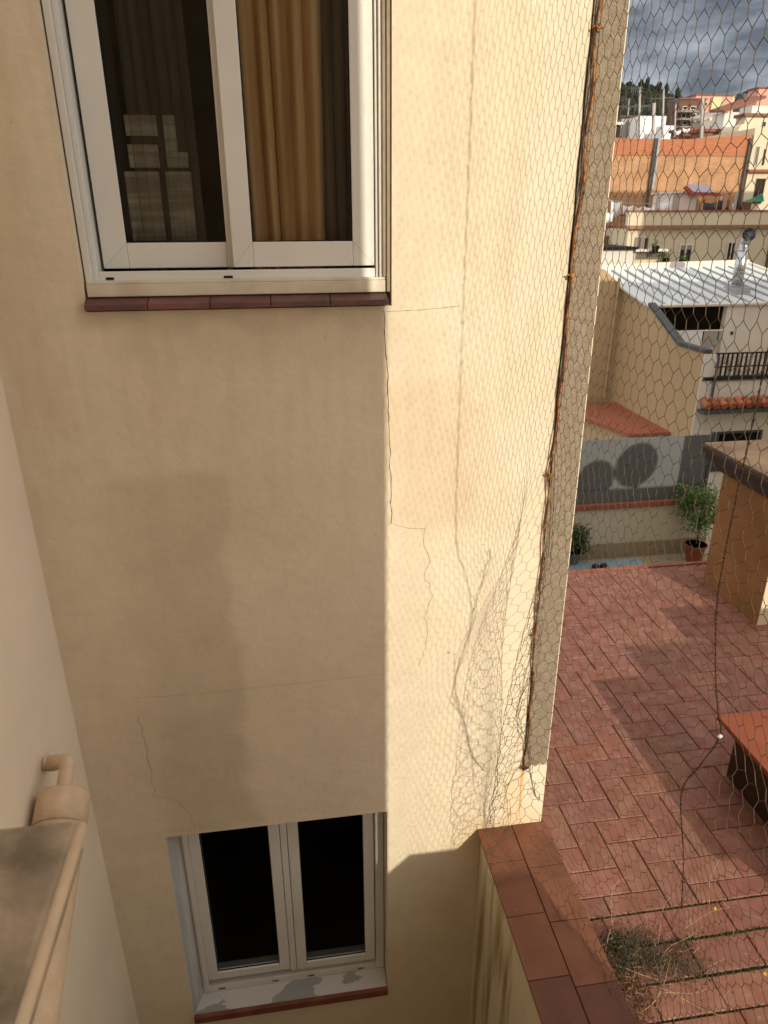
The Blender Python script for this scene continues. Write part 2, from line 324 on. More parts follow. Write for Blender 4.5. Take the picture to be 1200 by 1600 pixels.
# shell of the building behind the wall, so its rooms are dark
sh = MB(); sh.box(-3, WX1-.004, 4.75, 5.0, -9, 3.6); sh.box(.95, WX1-.004, 2.785, 4.745, -9, 3.6); sh.box(-3, -2.8, 2.785, 4.745, -9, 3.6)
sh.box(-2.795, .945, 2.785, 4.745, 3.4, 3.6); sh.box(-2.795, .945, 2.785, 4.745, -1.3, -1.1); sh.box(-2.795, .945, 2.785, 4.745, -9, -4.6)
sh.box(-3, WX0-.26, 2.5, 2.78, -9, 3.6)
sh.build('rear_walls', M['room'], bw)
# bare cement strip on the outer edge (ragged lower end) and the dark gap beside it
st = MB(); pts = [(1.1335, 2.497, 3.5)]; z = -2.39
pts += [(1.1335, 2.497, -2.385), (1.115, 2.497, -2.40), (1.10, 2.497, -2.385), (1.08, 2.497, -2.405), (1.06, 2.497, -2.392), (1.043, 2.497, -2.41), (1.026, 2.497, -2.385)]
n = 60
for i in range(n+1):
    zz = -2.38+(5.88)*i/n; pts.append((1.022+.004*noise.noise(Vector((0, 0, zz*5))), 2.497, zz))
st.prism(pts, (0, .02, 0)); st.build('cement_strip', M['strip'], bw)
g = MB()
for i in range(90):
    za = -2.39+4.0*i/90; zb = za+4.0/90
    wa = .002+.006*abs(noise.noise(Vector((1, 0, za*4)))); wb = .002+.006*abs(noise.noise(Vector((1, 0, zb*4))))
    xa = 1.021+.004*noise.noise(Vector((0, 0, za*5))); xb_ = 1.021+.004*noise.noise(Vector((0, 0, zb*5)))
    g.prism([(xa-wa, 2.4955, za), (xa, 2.4955, za), (xb_, 2.4955, zb), (xb_-wb, 2.4955, zb)], (0, .004, 0))
g.build('dark_gap', M['tarcrack'], bw)
def crack(pts, w=.0016, jit=.006, seg=.02, m='crack', y=2.4992, nm='crack'):
    mb = MB(); q = []
    for (a, b) in zip(pts, pts[1:]):
        a = Vector((a[0], 0, a[1])); b = Vector((b[0], 0, b[1])); k = max(2, int((b-a).length/seg))
        q += [a.lerp(b, i/k) for i in range(k)]
    q.append(Vector((pts[-1][0], 0, pts[-1][1])))
    q = [p+Vector((random.uniform(-jit, jit), 0, random.uniform(-jit, jit)*.4)) for p in q]
    for i, (a, b) in enumerate(zip(q, q[1:])):
        t = (b-a).normalized(); s_ = Vector((t.z, 0, -t.x)); wa = w*(.5+random.random()*.8)
        o = Vector((0, y, 0)); mb.prism([a-s_*wa/2+o, a+s_*wa/2+o, b+s_*wa/2+o, b-s_*wa/2+o], (0, .0006, 0))
    return mb.build(nm, M[m], bw)
def WP(u, v): p = P(u, v, 2.5); return (p.x, p.z)
crack([WP(*p) for p in [(600, 484), (606, 600), (609, 700), (612, 818)]], .0026, .003)
crack([WP(*p) for p in [(612, 818), (640, 825), (666, 825), (660, 845), (672, 870), (664, 900), (676, 925), (664, 960), (668, 1000), (655, 1040)]], .0010)
crack([WP(*p) for p in [(210, 1090), (300, 1085), (420, 1072), (520, 1062), (600, 1052)]], .0009, .003, m='faint')
crack([WP(*p) for p in [(215, 1120), (232, 1180), (243, 1243), (280, 1250), (298, 1275), (306, 1298)]], .0013, .008, m='faint')
crack([WP(*p) for p in [(604, 487), (660, 484), (720, 478)]], .0010, .002)
# rust run below the last fixing
rb = MB(); 
for i in range(10):
    z0 = -2.41-.03*i; z1 = z0-.03; w0 = .006*(1.2-i*.09); w1 = .006*(1.2-(i+1)*.09); x0 = 1.02+.006*noise.noise(Vector((z0*9, 0, 0))); x1 = 1.02+.006*noise.noise(Vector((z1*9, 0, 0)))
    rb.prism([(x0-w0, 2.4988, z0), (x0+w0, 2.4988, z0), (x1+w1, 2.4988, z1), (x1-w1, 2.4988, z1)], (0, .0006, 0))
rb.build('rust_run', mat('rust_stain', (.72, .36, .09), .9, col2=(.76, .5, .22), scale=30), bw)

# ---- upper sliding window
uw = MB(); y0 = 2.545
def frame_rect(m, x0, x1, z0, z1, w, ya, yb, wb=None, wt=None):
    wb = w if wb is None else wb; wt = w if wt is None else wt
    m.box(x0, x0+w, ya, yb, z0, z1); m.box(x1-w, x1, ya, yb, z0, z1)
    m.box(x0+w, x1-w, ya, yb, z0, z0+wb); m.box(x0+w, x1-w, ya, yb, z1-wt, z1)
    return m
sw = bpy.data.objects.new('sliding_window', None); C.objects.link(sw); sw.parent = bw
fr = MB(); frame_rect(fr, -.610, .377, -.250, 1.148, .022, 2.535, 2.66, wb=.05)
fr.box(-.588, -.572, 2.55, 2.655, -.2, 1.126); fr.box(.345, .354, 2.55, 2.655, -.2, 1.126)
fr.box(-.5719, .3449, 2.56, 2.568, -.2, -.170); fr.box(-.5719, .3449, 2.60, 2.606, -.2, -.175)
fr.build('frame', M['pvc'], sw, bevel=.0025)
gr_ = MB(); gr_.box(.3775, .3905, 2.512, 2.66, -.245, 1.148)
gr_.box(.3655, .377, 2.522, 2.534, -.196, 1.148)
gr_.build('shutter_guide', mat('brown_beige_guide', (.40, .325, .24), .6, .1, 8), sw, bevel=.002)
ap = MB(); ap.box(-.607, .373, 2.518, 2.534, -.2455, -.207); ap.box(-.607, .373, 2.524, 2.534, -.2065, -.197); ap.build('sill_profile', M['pvcold'], sw, bevel=.002)
def sash(x0, x1, z0, z1, y, gx0, gx1, gz0, gz1, nm='sash'):
    m = MB(); m.box(x0, gx0, y, y+.03, z0, z1); m.box(gx1, x1, y, y+.03, z0, z1); m.box(gx0, gx1, y, y+.03, z0, gz0); m.box(gx0, gx1, y, y+.03, gz1, z1)
    o = m.build(nm, M['pvc'], sw, bevel=.003)
    # fine 45 degree joints at the lower corners
    mm = MB()
    for (a, b, c, d) in ((x0, z0, gx0, gz0), (x1, z0, gx1, gz0)):
        sgn = .0006
        mm.prism([(a, y-.0006, b+sgn), (a, y-.0006, b-sgn+.0006), (c, y-.0006, d-sgn), (c, y-.0006, d+sgn)], (0, .001, 0))
    mm.build('corner_joint', mat('joint_grey', (.35, .33, .3), .8), sw)
    g = MB(); w = .006; frame_rect(g, gx0, gx1, gz0, gz1, w*.6, y+.006, y+.012); g.build('gasket', M['gasket'], sw)
    MB().quad((gx0, y+.014, gz0), (gx1, y+.014, gz0), (gx1, y+.014, gz1), (gx0, y+.014, gz1)).build('glass', M['glass'], sw)
sash(-.135, .342, -.162, 1.12, 2.562, -.068, .268, -.083, 1.05)
sash(-.562, -.10, -.164, 1.12, 2.606, -.480, -.155, -.084, 1.05)
# mullion overlap + drip holes
dh = MB(); dh.box(-.55, -.525, 2.558, 2.5592, -.196, -.188); dh.box(-.17, -.14, 2.558, 2.5592, -.196, -.188); dh.build('drain_slot', M['gasket'], sw)
for i in range(5):
    a = -.613+i*.1985; m = MB(); k = random.uniform(.8, 1.2); m.cc = (k, k*random.uniform(.9, 1.05), k)
    m.add([(a, 2.474, -.284), (a+.196, 2.474, -.284), (a+.196, 2.474, -.266), (a, 2.474, -.266), (a, 2.533, -.284), (a+.196, 2.533, -.284), (a+.196, 2.533, -.247), (a, 2.533, -.247)],
          [(0, 1, 2, 3), (3, 2, 6, 7), (4, 7, 6, 5), (0, 4, 5, 1), (0, 3, 7, 4), (1, 5, 6, 2)])
    m.build('sill_tile', M['sill'], sw, bevel=.0012)
# ---- lower casement window
cw = bpy.data.objects.new('casement_window', None); C.objects.link(cw); cw.parent = bw
k = .981
f2 = MB(); frame_rect(f2, -.632, .368, -3.81, -2.585, .045, 2.60, 2.67, wb=.055)
MB().prism([(-.637, 2.503, -3.806), (-.637, 2.60, -3.806), (-.597, 2.60, -3.806)], (0, 0, 1.224)).build('reveal_lining', M['lining'], cw)
f2.box(-.632+.0451, -.632+.07, 2.585, 2.60, -3.755, -2.585); f2.build('frame', M['pvc'], cw, bevel=.003)
def cas(x0, x1, z0, z1, w):
    m = MB(); frame_rect(m, x0, x1, z0, z1, w, 2.592, 2.65, wb=w*1.0); m.build('sash', M['pvc'], cw, bevel=.004)
    g = MB(); frame_rect(g, x0+w, x1-w, z0+w, z1-w, .004, 2.60, 2.606); g.build('gasket', M['gasket'], cw)
    MB().quad((x0+w, 2.612, z0+w), (x1-w, 2.612, z0+w), (x1-w, 2.612, z1-w), (x0+w, 2.612, z1-w)).build('glass', M['darkglass'], cw)
cas(-.562, -.137, -3.70, -2.60, .052); cas(-.100, .318, -3.715, -2.60, .052)
bx(-.134, -.103, 2.594, 2.655, -3.715, -2.60).build('mullion', M['pvc'], cw, bevel=.002)
ds = MB()
for x in (-.50, -.22, -.03, .24): ds.box(x-.018, x+.018, 2.598, 2.5995, -3.787, -3.780)
ds.build('drain_slot', M['gasket'], cw)
# patchy painted zinc sill and its red tile edge
pm = mat('flaking_sill_paint', (.62, .60, .56), .6, col2=(.34, .34, .335), scale=4.5, lo=.47, hi=.485, bump=.2, stretch=(1, 2.2, 1), detail=5)
MB().add([(-.634, 2.50, -3.815), (.369, 2.50, -3.815), (.369, 2.598, -3.80), (-.634, 2.598, -3.80), (-.634, 2.50, -3.83), (.369, 2.50, -3.83), (.369, 2.598, -3.83), (-.634, 2.598, -3.83)],
         [(0, 1, 2, 3), (4, 7, 6, 5), (0, 4, 5, 1), (2, 6, 7, 3), (0, 3, 7, 4), (1, 5, 6, 2)]).build('sill_board', pm, cw)
bx(-.636, .371, 2.478, 2.499, -3.852, -3.806).build('sill_edge', mat('red_sill_edge', (.26, .085, .055), .6, .15, 12), cw, bevel=.002)
# ---- curtains and what stands in the rooms
def curtain(name, x0, x1, z0, z1, y, amp, nf, m, label, xt=None, seed=0, parent=None):
    mb = MB(); nx = 90; nz_ = 8; vs = []; xt = xt or (x0, x1)
    for j in range(nz_+1):
        t = j/nz_
        for i in range(nx+1):
            s = i/nx; xa = x0+(x1-x0)*s; xb = xt[0]+(xt[1]-xt[0])*s
            ph = s*nf*2*math.pi+1.6*noise.noise(Vector((s*4, seed, t*.7)))
            vs.append((xa+(xb-xa)*t+.004*math.cos(ph), y+amp*math.sin(ph)*(1-.25*t)+amp*.6*noise.noise(Vector((s*11, seed+5, t))), z0+(z1-z0)*t))
    mb.add(vs, [(j*(nx+1)+i, j*(nx+1)+i+1, (j+1)*(nx+1)+i+1, (j+1)*(nx+1)+i) for j in range(nz_) for i in range(nx)])
    o = mb.build(name, m, parent, smooth=True); so_ = o.modifiers.new('s', 'SOLIDIFY'); so_.thickness = .002
    return tag(o, label, 'curtain') if label else o
curtain('gold_curtain', -.075, .175, -.6, 1.3, 2.70, .022, 5.2, M['gold'], 'gold pleated curtain behind the right pane of the upper window', xt=(-.11, .20))
curtain('gauze_curtain', -.44, -.22, -.6, 1.3, 2.675, .012, 6, M['gauze'], 'thin grey gauze curtain behind the left pane of the upper window', xt=(-.44, -.25), seed=3)
curtain('brown_curtain', .185, .30, -.6, 1.3, 2.71, .012, 3, M['sheer'], 'dull brown curtain at the right end of the upper window', seed=8)
curtain('edge_curtain', -.162, -.148, -.6, 1.3, 2.66, .004, 1, M['gold'], 'narrow gold curtain edge seen beside the left pane rail', seed=9)
lc = thing('bright_lattice', 'added pale lattice imitating a bright window seen in the left pane', 'bright pane lattice')  # pale squares imitate a bright lattice window glimpsed in the pane
def LP(u, v): return P(u, v, 2.705)
for (u0, v0, u1, v1) in ((197, 180, 243, 212), (203, 226, 246, 262), (208, 268, 248, 376), (262, 180, 272, 262), (270, 268, 298, 376), (281, 238, 293, 262)):
    a = LP(u0, v1); b = LP(u1, v0); mb = MB(); n_ = 10; vs = []
    for i in range(n_+1):
        s = i/n_; x = a.x+(b.x-a.x)*s; vs += [(x, 2.705+.004*math.sin(s*9), a.z), (x, 2.705+.004*math.sin(s*9), b.z)]
    mb.add(vs, [(2*i, 2*i+2, 2*i+3, 2*i+1) for i in range(n_)]); o = mb.build('bright_square', M['palebands'], lc, smooth=True)
    o.modifiers.new('s', 'SOLIDIFY').thickness = .001
# side wall of the light well
tag(bx(-1.2, -.915, -.14, 2.4997, -9, 3.6).build('side_wall', M['side']), 'plain beige side wall of the light well with the fat vent pipe on it', 'wall')
# ------------------------------------------------------------------ house the photo is taken from (behind and above the viewer)
vh = thing('viewer_house', 'cream house across the light well that shades most of it', 'building')
VX = .3725+.345*2.65
hp = MB(); hp.prism([(-4, -.15, -9), (VX, -.15, -9), (VX, -.15, .855), (VX-.045, -.15, .86), (VX-.045, -.15, 7), (-4, -.15, 7)], (0, -4, 0)); hp.build('wall', M['creamlit'], vh)  # upper edge stepped back only to let a sun stripe onto the sash
# unseen added block, chamfered to shape the stepped shadow edge low on the wall
def sback(X, Z, t): return (X+.345*t, Z+.42*t)
a = sback(.3725, -2.98, 2.65); b = sback(.4825, -2.8725, 2.65)
lw = MB(); lw.prism([(VX+.002, -.15, -9), (1.80, -.15, -9), (1.80, -.15, b[1]), (b[0], -.15, b[1]), (VX+.002, -.15, a[1])], (0, -.6, 0)); lw.build('shadow_block', M['creamlit'], vh)
# window ledge under the viewer, with the rounded nose
lg = thing('balcony_ledge', 'rough brown stone ledge with a lighter rounded nose close at the lower left', 'ledge')
LZ = -.45
A = PZ(122, 1279, LZ); B = PZ(4, 1552, LZ)
bx(-.9, A.x, -.13, A.y, LZ-.035, LZ).build('slab', M['stone'], lg, bevel=.004)
nose = MB(); nose.tube([(A.x+.002, -.13, LZ-.012), (A.x+.002, A.y-.002, LZ-.006)], .005, 12); nose.build('rounded_nose', M['pipe'], lg, smooth=True)

# ------------------------------------------------------------------ vent pipe
vp = thing('vent_pipe', 'fat beige vent pipe with end cap and small elbow on the side wall', 'pipe')
pa = PX(101, 1240, -.82); pb = PX(43, 1600, -.82); ax = (pb-pa).normalized(); rr = .082
pi = MB(); pi.tube([pa+ax*.06, pa+ax*1.8], rr, 28); pi.build('pipe', M['pipe'], vp, smooth=False)
cp = MB(); cp.tube([pa+ax*-.004, pa+ax*.0, pa+ax*.012, pa+ax*.11], [.06, .078, rr+.004, rr+.005], 28); cp.build('end_cap', M['pipe'], vp, smooth=False)
for o in vp.children:
    for p in o.data.polygons: p.use_smooth = len(p.vertices) == 4
e0 = PX(82, 1192, -.885); e1 = PX(98, 1190, -.83); top = pa+ax*-.003+Vector((0.0, 0, .02))
path = [Vector((-.915, e0.y, e0.z)), e0, e0.lerp(e1, .6), e1+Vector((.01, 0, -.004)), e1.lerp(top, .35)+Vector((.012, 0, 0)), top, pa+ax*.03]
def smoothpath(p, n=6):
    o = []
    for i in range(len(p)-1):
        p0 = p[max(i-1, 0)]; p1 = p[i]; p2 = p[i+1]; p3 = p[min(i+2, len(p)-1)]
        for k in range(n):
            t = k/n; o.append(.5*((2*p1)+(p2-p0)*t+(2*p0-5*p1+4*p2-p3)*t*t+(3*p1-p0-3*p2+p3)*t*t*t))
    o.append(p[-1]); return o
el = MB(); el.tube(smoothpath(path), .025, 14)
el.tube([path[1]-Vector((.012, 0, 0)), path[1]+Vector((.014, 0, 0))], .0285, 14); el.tube([top+Vector((0, 0, .006)), top-Vector((0, 0, .012))], .0285, 14)
el.build('elbow', M['pipe'], vp, smooth=True)

# ------------------------------------------------------------------ parapet and terrace
pp = thing('parapet', 'low parapet with stained beige face and brown red tile coping beside the terrace', 'parapet')
bx(.832, 1.13, -.14, 2.4985, -9, CZ-.022).build('wall', M['well'], pp)
bx(.822, 1.150, -.14, 2.498, CZ-.0215, CZ-.006).build('mortar_bed', M['mortar'], pp)
cpm = MB(); y = 2.497; i = 0
while y > -.1:
    l_ = .275 if i else .20
    k_ = random.uniform(.93, 1.07); cpm.cc = (k_*1.02, k_*random.uniform(.92, 1.0), k_*random.uniform(.85, 1))
    if i < 3: cpm.cc = (1.5, 1.5, 1.35)  # sunlit end of the coping put into the colour of the first tiles
    dz = random.uniform(-.0015, .0015)
    cpm.box(.814, .984, y-l_+.003, y, CZ-.014, CZ+dz)
    y2 = y-.05 if i else y
    cpm.box(.988, 1.158, y2-l_+.003-(0 if i else .05), y2 if i else y, CZ-.014, CZ-dz)
    y -= l_; i += 1
cpm.build('coping_tiles', M['coping'], pp, bevel=.0022)

tf = tag(bx(1.162, 12, -6, 5.07, -14, TZ-.010).build('terrace_slab', M['grout']), 'roof terrace slab with mossy joints', kind='structure')
tl = MB(); u = .136; X0, Y0 = 1.42, 2.505
def tile(x0, x1, y0, y1, clipy=(-9, 9), clipx=(1.166, 12)):
    x0 = max(x0, clipx[0]); x1 = min(x1, clipx[1]); y0 = max(y0, clipy[0]); y1 = min(y1, clipy[1]); g_ = .0026
    if x1-x0 < .02 or y1-y0 < .02: return
    k_ = random.uniform(.9, 1.08); tl.cc = (k_*random.uniform(.97, 1.03), k_*random.uniform(.95, 1.06), k_*random.uniform(.95, 1.06))
    z_ = TZ+random.uniform(-.0012, .0012); a_, b_ = random.uniform(-.001, .001), random.uniform(-.001, .001)
    x0 += g_*random.uniform(.5, 1.2); x1 -= g_*random.uniform(.5, 1.2); y0 += g_*random.uniform(.5, 1.2); y1 -= g_*random.uniform(.5, 1.2)
    c = .003
    tl.add([(x0, y0, z_-.012), (x1, y0, z_-.012), (x1, y1, z_-.012), (x0, y1, z_-.012), (x0, y0, z_-c+a_), (x1, y0, z_-c+b_), (x1, y1, z_-c-a_), (x0, y1, z_-c-b_),
            (x0+c, y0+c, z_+a_), (x1-c, y0+c, z_+b_), (x1-c, y1-c, z_-a_), (x0+c, y1-c, z_-b_)],
           [(0, 1, 5, 4), (1, 2, 6, 5), (2, 3, 7, 6), (3, 0, 4, 7), (4, 5, 9, 8), (5, 6, 10, 9), (6, 7, 11, 10), (7, 4, 8, 11), (8, 9, 10, 11)])
for i in range(-3, 26):
    for j in range(-5, 22):
        s = (i+j) % 4; x = X0+i*u; yt = Y0+j*u
        if x > 4.6: continue
        if s == 0: tile(x, x+2*u, yt-u, yt, (2.002, 5.06))
        if s == 2: tile(x, x+u, yt-u, yt+u, (2.002, 5.06))
rows = [(1.856, 1.997), (1.702, 1.850), (1.560, 1.694), (1.42, 1.556), (1.28, 1.413), (1.14, 1.273), (1.0, 1.133), (.86, .993), (.72, .853), (.58, .713), (.44, .573)]
for r_, (a_, b_) in enumerate(rows):
    x = 1.166-random.uniform(0, .27)
    while x < 4.4:
        tile(x, x+.272, a_, b_); x += .272
tl.build('terrace_floor', M['redtile'])
tag(bpy.data.objects['terrace_floor'], 'worn red terracotta terrace tiles laid in herringbone', kind='structure')
# moss in the widest joints (uncountable)
mo = MB()
def mosspad(x, y, r, h):
    k = 7; vs = [(x, y, TZ+h)]; 
    for j in range(k):
        q = r*random.uniform(.6, 1.2); vs.append((x+q*math.cos(j*6.283/k)*1.6, y+q*math.sin(j*6.283/k)*.7, TZ-.008))
    mo.add(vs, [(0, 1+j, 1+(j+1) % k) for j in range(k)])
for (y, x0, x1, n_, d) in ((1.849, 1.38, 2.15, 420, .011), (1.849, 1.70, 2.1, 260, .016), (1.694, 1.50, 2.0, 380, .009), (2.0, 1.17, 2.0, 110, .004), (1.558, 1.2, 1.7, 90, .005)):
    for _ in range(n_): mosspad(random.uniform(x0, x1), y+random.gauss(0, d*.55), random.uniform(.002, d*.75), random.uniform(-.001, .005))
for i in range(-3, 14):
    for j in range(-4, 9):
        x = X0+i*u; y = Y0+j*u
        if y < 2.05 or x < 1.18: continue
        if random.random() < .55*(1.35-min(1, (y-2)/1.1)):
            hz = (i+j) % 2 == 0
            for _ in range(random.randint(8, 40)):
                o_ = random.uniform(0, u*1.6)
                mosspad(x+(o_ if hz else random.gauss(0, .002)), y+(random.gauss(0, .002) if hz else -o_), random.uniform(.0015, .005), random.uniform(-.006, .0005)) if (hz and (i+j) % 4 == 0) else None
mo.build('moss', M['moss'], fixn=False); tag(bpy.data.objects['moss'], 'green moss growing in the tile joints', 'moss', kind='stuff')
bx(1.162, 12, 5.072, 5.11, -3.2, TZ+.004).build('terrace_edge', M['redcap']); tag(bpy.data.objects['terrace_edge'], 'far edge of the red terrace', kind='structure')

# unseen blocks added out of frame to cast the long shadows on the tiles
shd = thing('tile_shade_blocks', 'unseen cream blocks added right of the view to shade the terrace tiles', 'building')
bx(3.40, 6.2, -1.5, .69, TZ+.002, -1.44).build('caster_body', M['creamlit'], shd)
bx(3.92, 6.2, .692, 1.12, TZ+.002, -1.43).build('caster_step', M['creamlit'], shd)

rw = thing('patio_shade_wall', 'unseen cream wall and block added right of the view to shade the patio', 'wall')  # added out of view to shade the patio wall and part of its panel
bx(3.92, 7.6, 5.115, 5.3, -3.2, -2.13).build('low_caster', M['creamlit'], rw)
bx(6.12, 7.6, 5.116, 5.9, -2.128, 1.2).build('tall_caster', M['creamlit'], rw)
nb = thing('house_shade_block', 'plain unseen cream block added right of the view to shade the ochre house', 'building')  # unseen block added to keep the sun off the ochre house
bx(11.6, 24, 8, 12, -14, 2.7).build('wall', M['creamlit'], nb)
nb = thing('tall_shade_block', 'tall unseen cream block added right of the view to shade the parapet block', 'building')  # second unseen block, added to shade part of the beige wall behind
bx(P(1068, 360, 31).x+3.8, 34, 14, 20, -14, 9.5).build('wall', M['creamlit'], nb)
# orange roof-top box
ob = thing('rooftop_hut', 'orange painted rooftop hut under a dark brown overhanging roof slab', 'hut')
bh = MB(); bh.box(3.372, 4.40, 4.082, 4.79, TZ+.001, -1.86); bh.build('wall', M['orange'], ob)
bx(3.374, 4.40, 4.074, 4.0815, TZ+.001, -1.86).build('front_face', M['creamlit'], ob)
rf = MB(); rf.box(3.30, 4.46, 3.98, 4.96, -1.80, -1.74); rf.box(3.27, 4.49, 3.95, 4.99, -1.738, -1.70); rf.box(3.34, 4.43, 4.02, 4.90, -1.858, -1.802); rf.build('roof_edge', M['roofbrown'], ob, bevel=.006)
bx(3.285, 4.475, 3.96, 4.98, -1.698, -1.675).build('roof_top', M['rooftan'], ob)
# red hatch
ht = thing('roof_hatch', 'low red painted hatch cover raised above the terrace floor', 'hatch')
bx(2.178, 3.4, 1.4, 2.766, -2.478, -2.45).build('lid', M['hatch'], ht, bevel=.004)
bx(2.26, 3.3, 1.45, 2.70, TZ+.001, -2.4785).build('base', M['roofbrown'], ht)

# ------------------------------------------------------------------ netting
NX = 1.0275
base = [Vector((NX, 1.395, 1.5)), Vector((NX, 1.392, .6)), PX(1195, 570, NX), PX(1150, 780, 1.028), PX(1130, 880, 1.036), PX(1120, 950, 1.068), PX(1118, 1050, 1.102), PX(1122, 1110, 1.096), PX(1125, 1150, 1.092), PX(1095, 1195, 1.066), PX(1065, 1240, 1.058), PX(1068, 1340, 1.124), PX(1065, 1420, 1.152)]
def seam_at(z):
    if z <= base[-1].z: return base[-1].x-NX, base[-1].y-1.395
    for a, b in zip(base, base[1:]):
        if a.z >= z >= b.z:
            t = (a.z-z)/max(1e-6, a.z-b.z); return a.x+(b.x-a.x)*t-NX, a.y+(b.y-a.y)*t-1.395
    return 0, 0
def netpos(s, z):
    """s = distance from the wall along the net, z = height"""
    x = NX; y = 2.5-s; zz = z
    low = 1/(1+math.exp((z+1.35)/.22))                       # grows towards the foot
    b = .23*low
    x -= b*math.exp(-((s-.20)/.13)**2)
    x -= .02*low*math.sin(s*6)*min(1, s*2)
    y += .12*low*math.tanh((s-.30)/.06)*math.exp(-((s-.30)/.22)**2)
    sx_, sy_ = seam_at(z); g_ = math.exp(-((s-1.105)/.38)**2); x += sx_*g_; y += sy_*math.exp(-((s-1.105)/.5)**2)
    q = Vector((s*2.2, z*1.6, 3.1)); x += .016*noise.noise(q)*min(1, s*6); y += .02*noise.noise(q+Vector((9, 4, 1))); zz += .02*noise.noise(q+Vector((2, 8, 5)))
    if z < -2.1:                                            # crumpled skirt
        a = min(1, (-2.1-z)/.3); q = Vector((s*9, z*7, 0)); x += .035*a*noise.noise(q); y += .03*a*noise.noise(q+Vector((5, 0, 0))); zz += .03*a*noise.noise(q+Vector((0, 5, 0)))
        if s < .2: x -= .05*a*(1-s/.2)
    if s < .03: x = x*.0+NX-.0 if z > -2.38 else x
    y = min(y, 2.492)
    return Vector((x, y, max(zz, CZ+.006)))
net = MB(); w = .050; ph = .0475; smax = 2.0; ztop = 1.5
rows_n = int((ztop+2.85)/ph); cols_n = int(smax/w)
jit = {}
def node(i, j, up):
    key = (i, j, up)
    if key not in jit:
        s = (i+(.5 if j % 2 else 0))*w; z = ztop-j*ph+(ph*.5*.0)
        z += (ph*.28 if up else -ph*.28)
        j1 = .0034; jit[key] = netpos(max(0.004, s+random.uniform(-j1, j1)), z+random.uniform(-j1, j1))
    return jit[key]
WR = .00098
for j in range(rows_n):
    for i in range(cols_n):
        a = node(i, j, True); b = node(i, j, False)
        if b.z <= CZ+.0061 and a.z <= CZ+.0061: continue
        net.tube([a, b], WR*1.25, 3, False)                # twisted upright
        i2 = i+1 if j % 2 else i
        for ii in (i2-1, i2):
            if ii < 0 or ii >= cols_n: continue
            cpt = node(ii, j+1, True)
            mid = (b+cpt)/2+Vector((random.uniform(-1, 1), random.uniform(-1, 1), random.uniform(-1, 1)))*.0012
            net.tube([b, mid, cpt], WR, 3, False)
net.build('wire_netting', M['wire'], fixn=False)
tag(bpy.data.objects['wire_netting'], 'hexagonal chicken wire netting hung from the wall edge across the terrace side', 'netting')
# bunched fold of slack netting beside the wall
fb_ = MB()
shp = [(766, 860, .30), (760, 890, .33), (742, 940, .36), (735, 980, .38), (708, 1075, .42), (722, 1120, .42), (738, 1180, .40), (757, 1205, .36)]
bp_ = []
for (u_, v_, t_) in shp:
    p = P(u_, v_, 2.5); bp_.append(p+Vector((.345, -1, .42))*t_)
bp_ = smoothpath(bp_, 10)
def bundle(mb, path, n_, spread, r_):
    for k in range(n_):
        q = []
        for i, p in enumerate(path):
            f = math.sin(math.pi*min(1, (i+3)/len(path)))*spread
            q.append(p+Vector((noise.noise(Vector((i*.16, k*3.7, 0))), noise.noise(Vector((i*.16, k*3.7, 5)))*1.4, noise.noise(Vector((i*.16, k*3.7, 9)))*.5))*f*2)
        mb.tube(q, r_, 4)
        for i in range(2, len(q)-3, 4):                    # broken cells hanging off the fold
            d = Vector((random.gauss(0, 1), random.gauss(0, 1), random.gauss(0, 1))).normalized()*random.uniform(.01, .03); mb.tube([q[i], q[i]+d, q[i+3]], r_, 3, False)
bundle(fb_, bp_, 3, .015, .0008)
lo = []
for (u_, v_, t_) in [(716, 1075, .36), (700, 1120, .36), (688, 1165, .36), (692, 1210, .34), (675, 1250, .28)]:
    p = P(u_, v_, 2.5); lo.append(p+Vector((.345, -1, .42))*t_)
fb_.build('bunched_netting', M['wire'], fixn=False); tag(bpy.data.objects['bunched_netting'], 'tangled slack fold of chicken wire bunched up beside the cement edge strip', 'netting')
# rusty fixing wire with hooks
fw = thing('fixing_wire', 'rusty orange wire tied to nails down the edge of the cream wall', 'wire')
hk = [1.4, .531, -.199, -.937, -1.667, -2.389]
hx = [1.030, 1.033, 1.024, 1.010, 1.010, 1.021]
for off, rad, ph0, nm in ((.006, .0032, 0, 'rusty_strand'), (-.003, .0022, 2, 'dark_strand')):
    pts = []
    for k in range(len(hk)-1):
        for q in range(16):
            t = q/16; zz = hk[k]+(hk[k+1]-hk[k])*t; bow = math.sin(math.pi*t)*(.012 if nm == 'rusty_strand' else .004)
            pts.append(Vector((hx[k]+(hx[k+1]-hx[k])*t+bow*(1 if k % 2 == 0 else .5)+off*math.sin(zz*22+ph0), 2.486+.003*math.cos(zz*22+ph0), zz)))
    pts.append(Vector((hx[-1], 2.486, hk[-1])))
    MB().tube(pts, rad, 6).build(nm, M['rust'] if nm == 'rusty_strand' else M['darkwire'], fw, smooth=True)
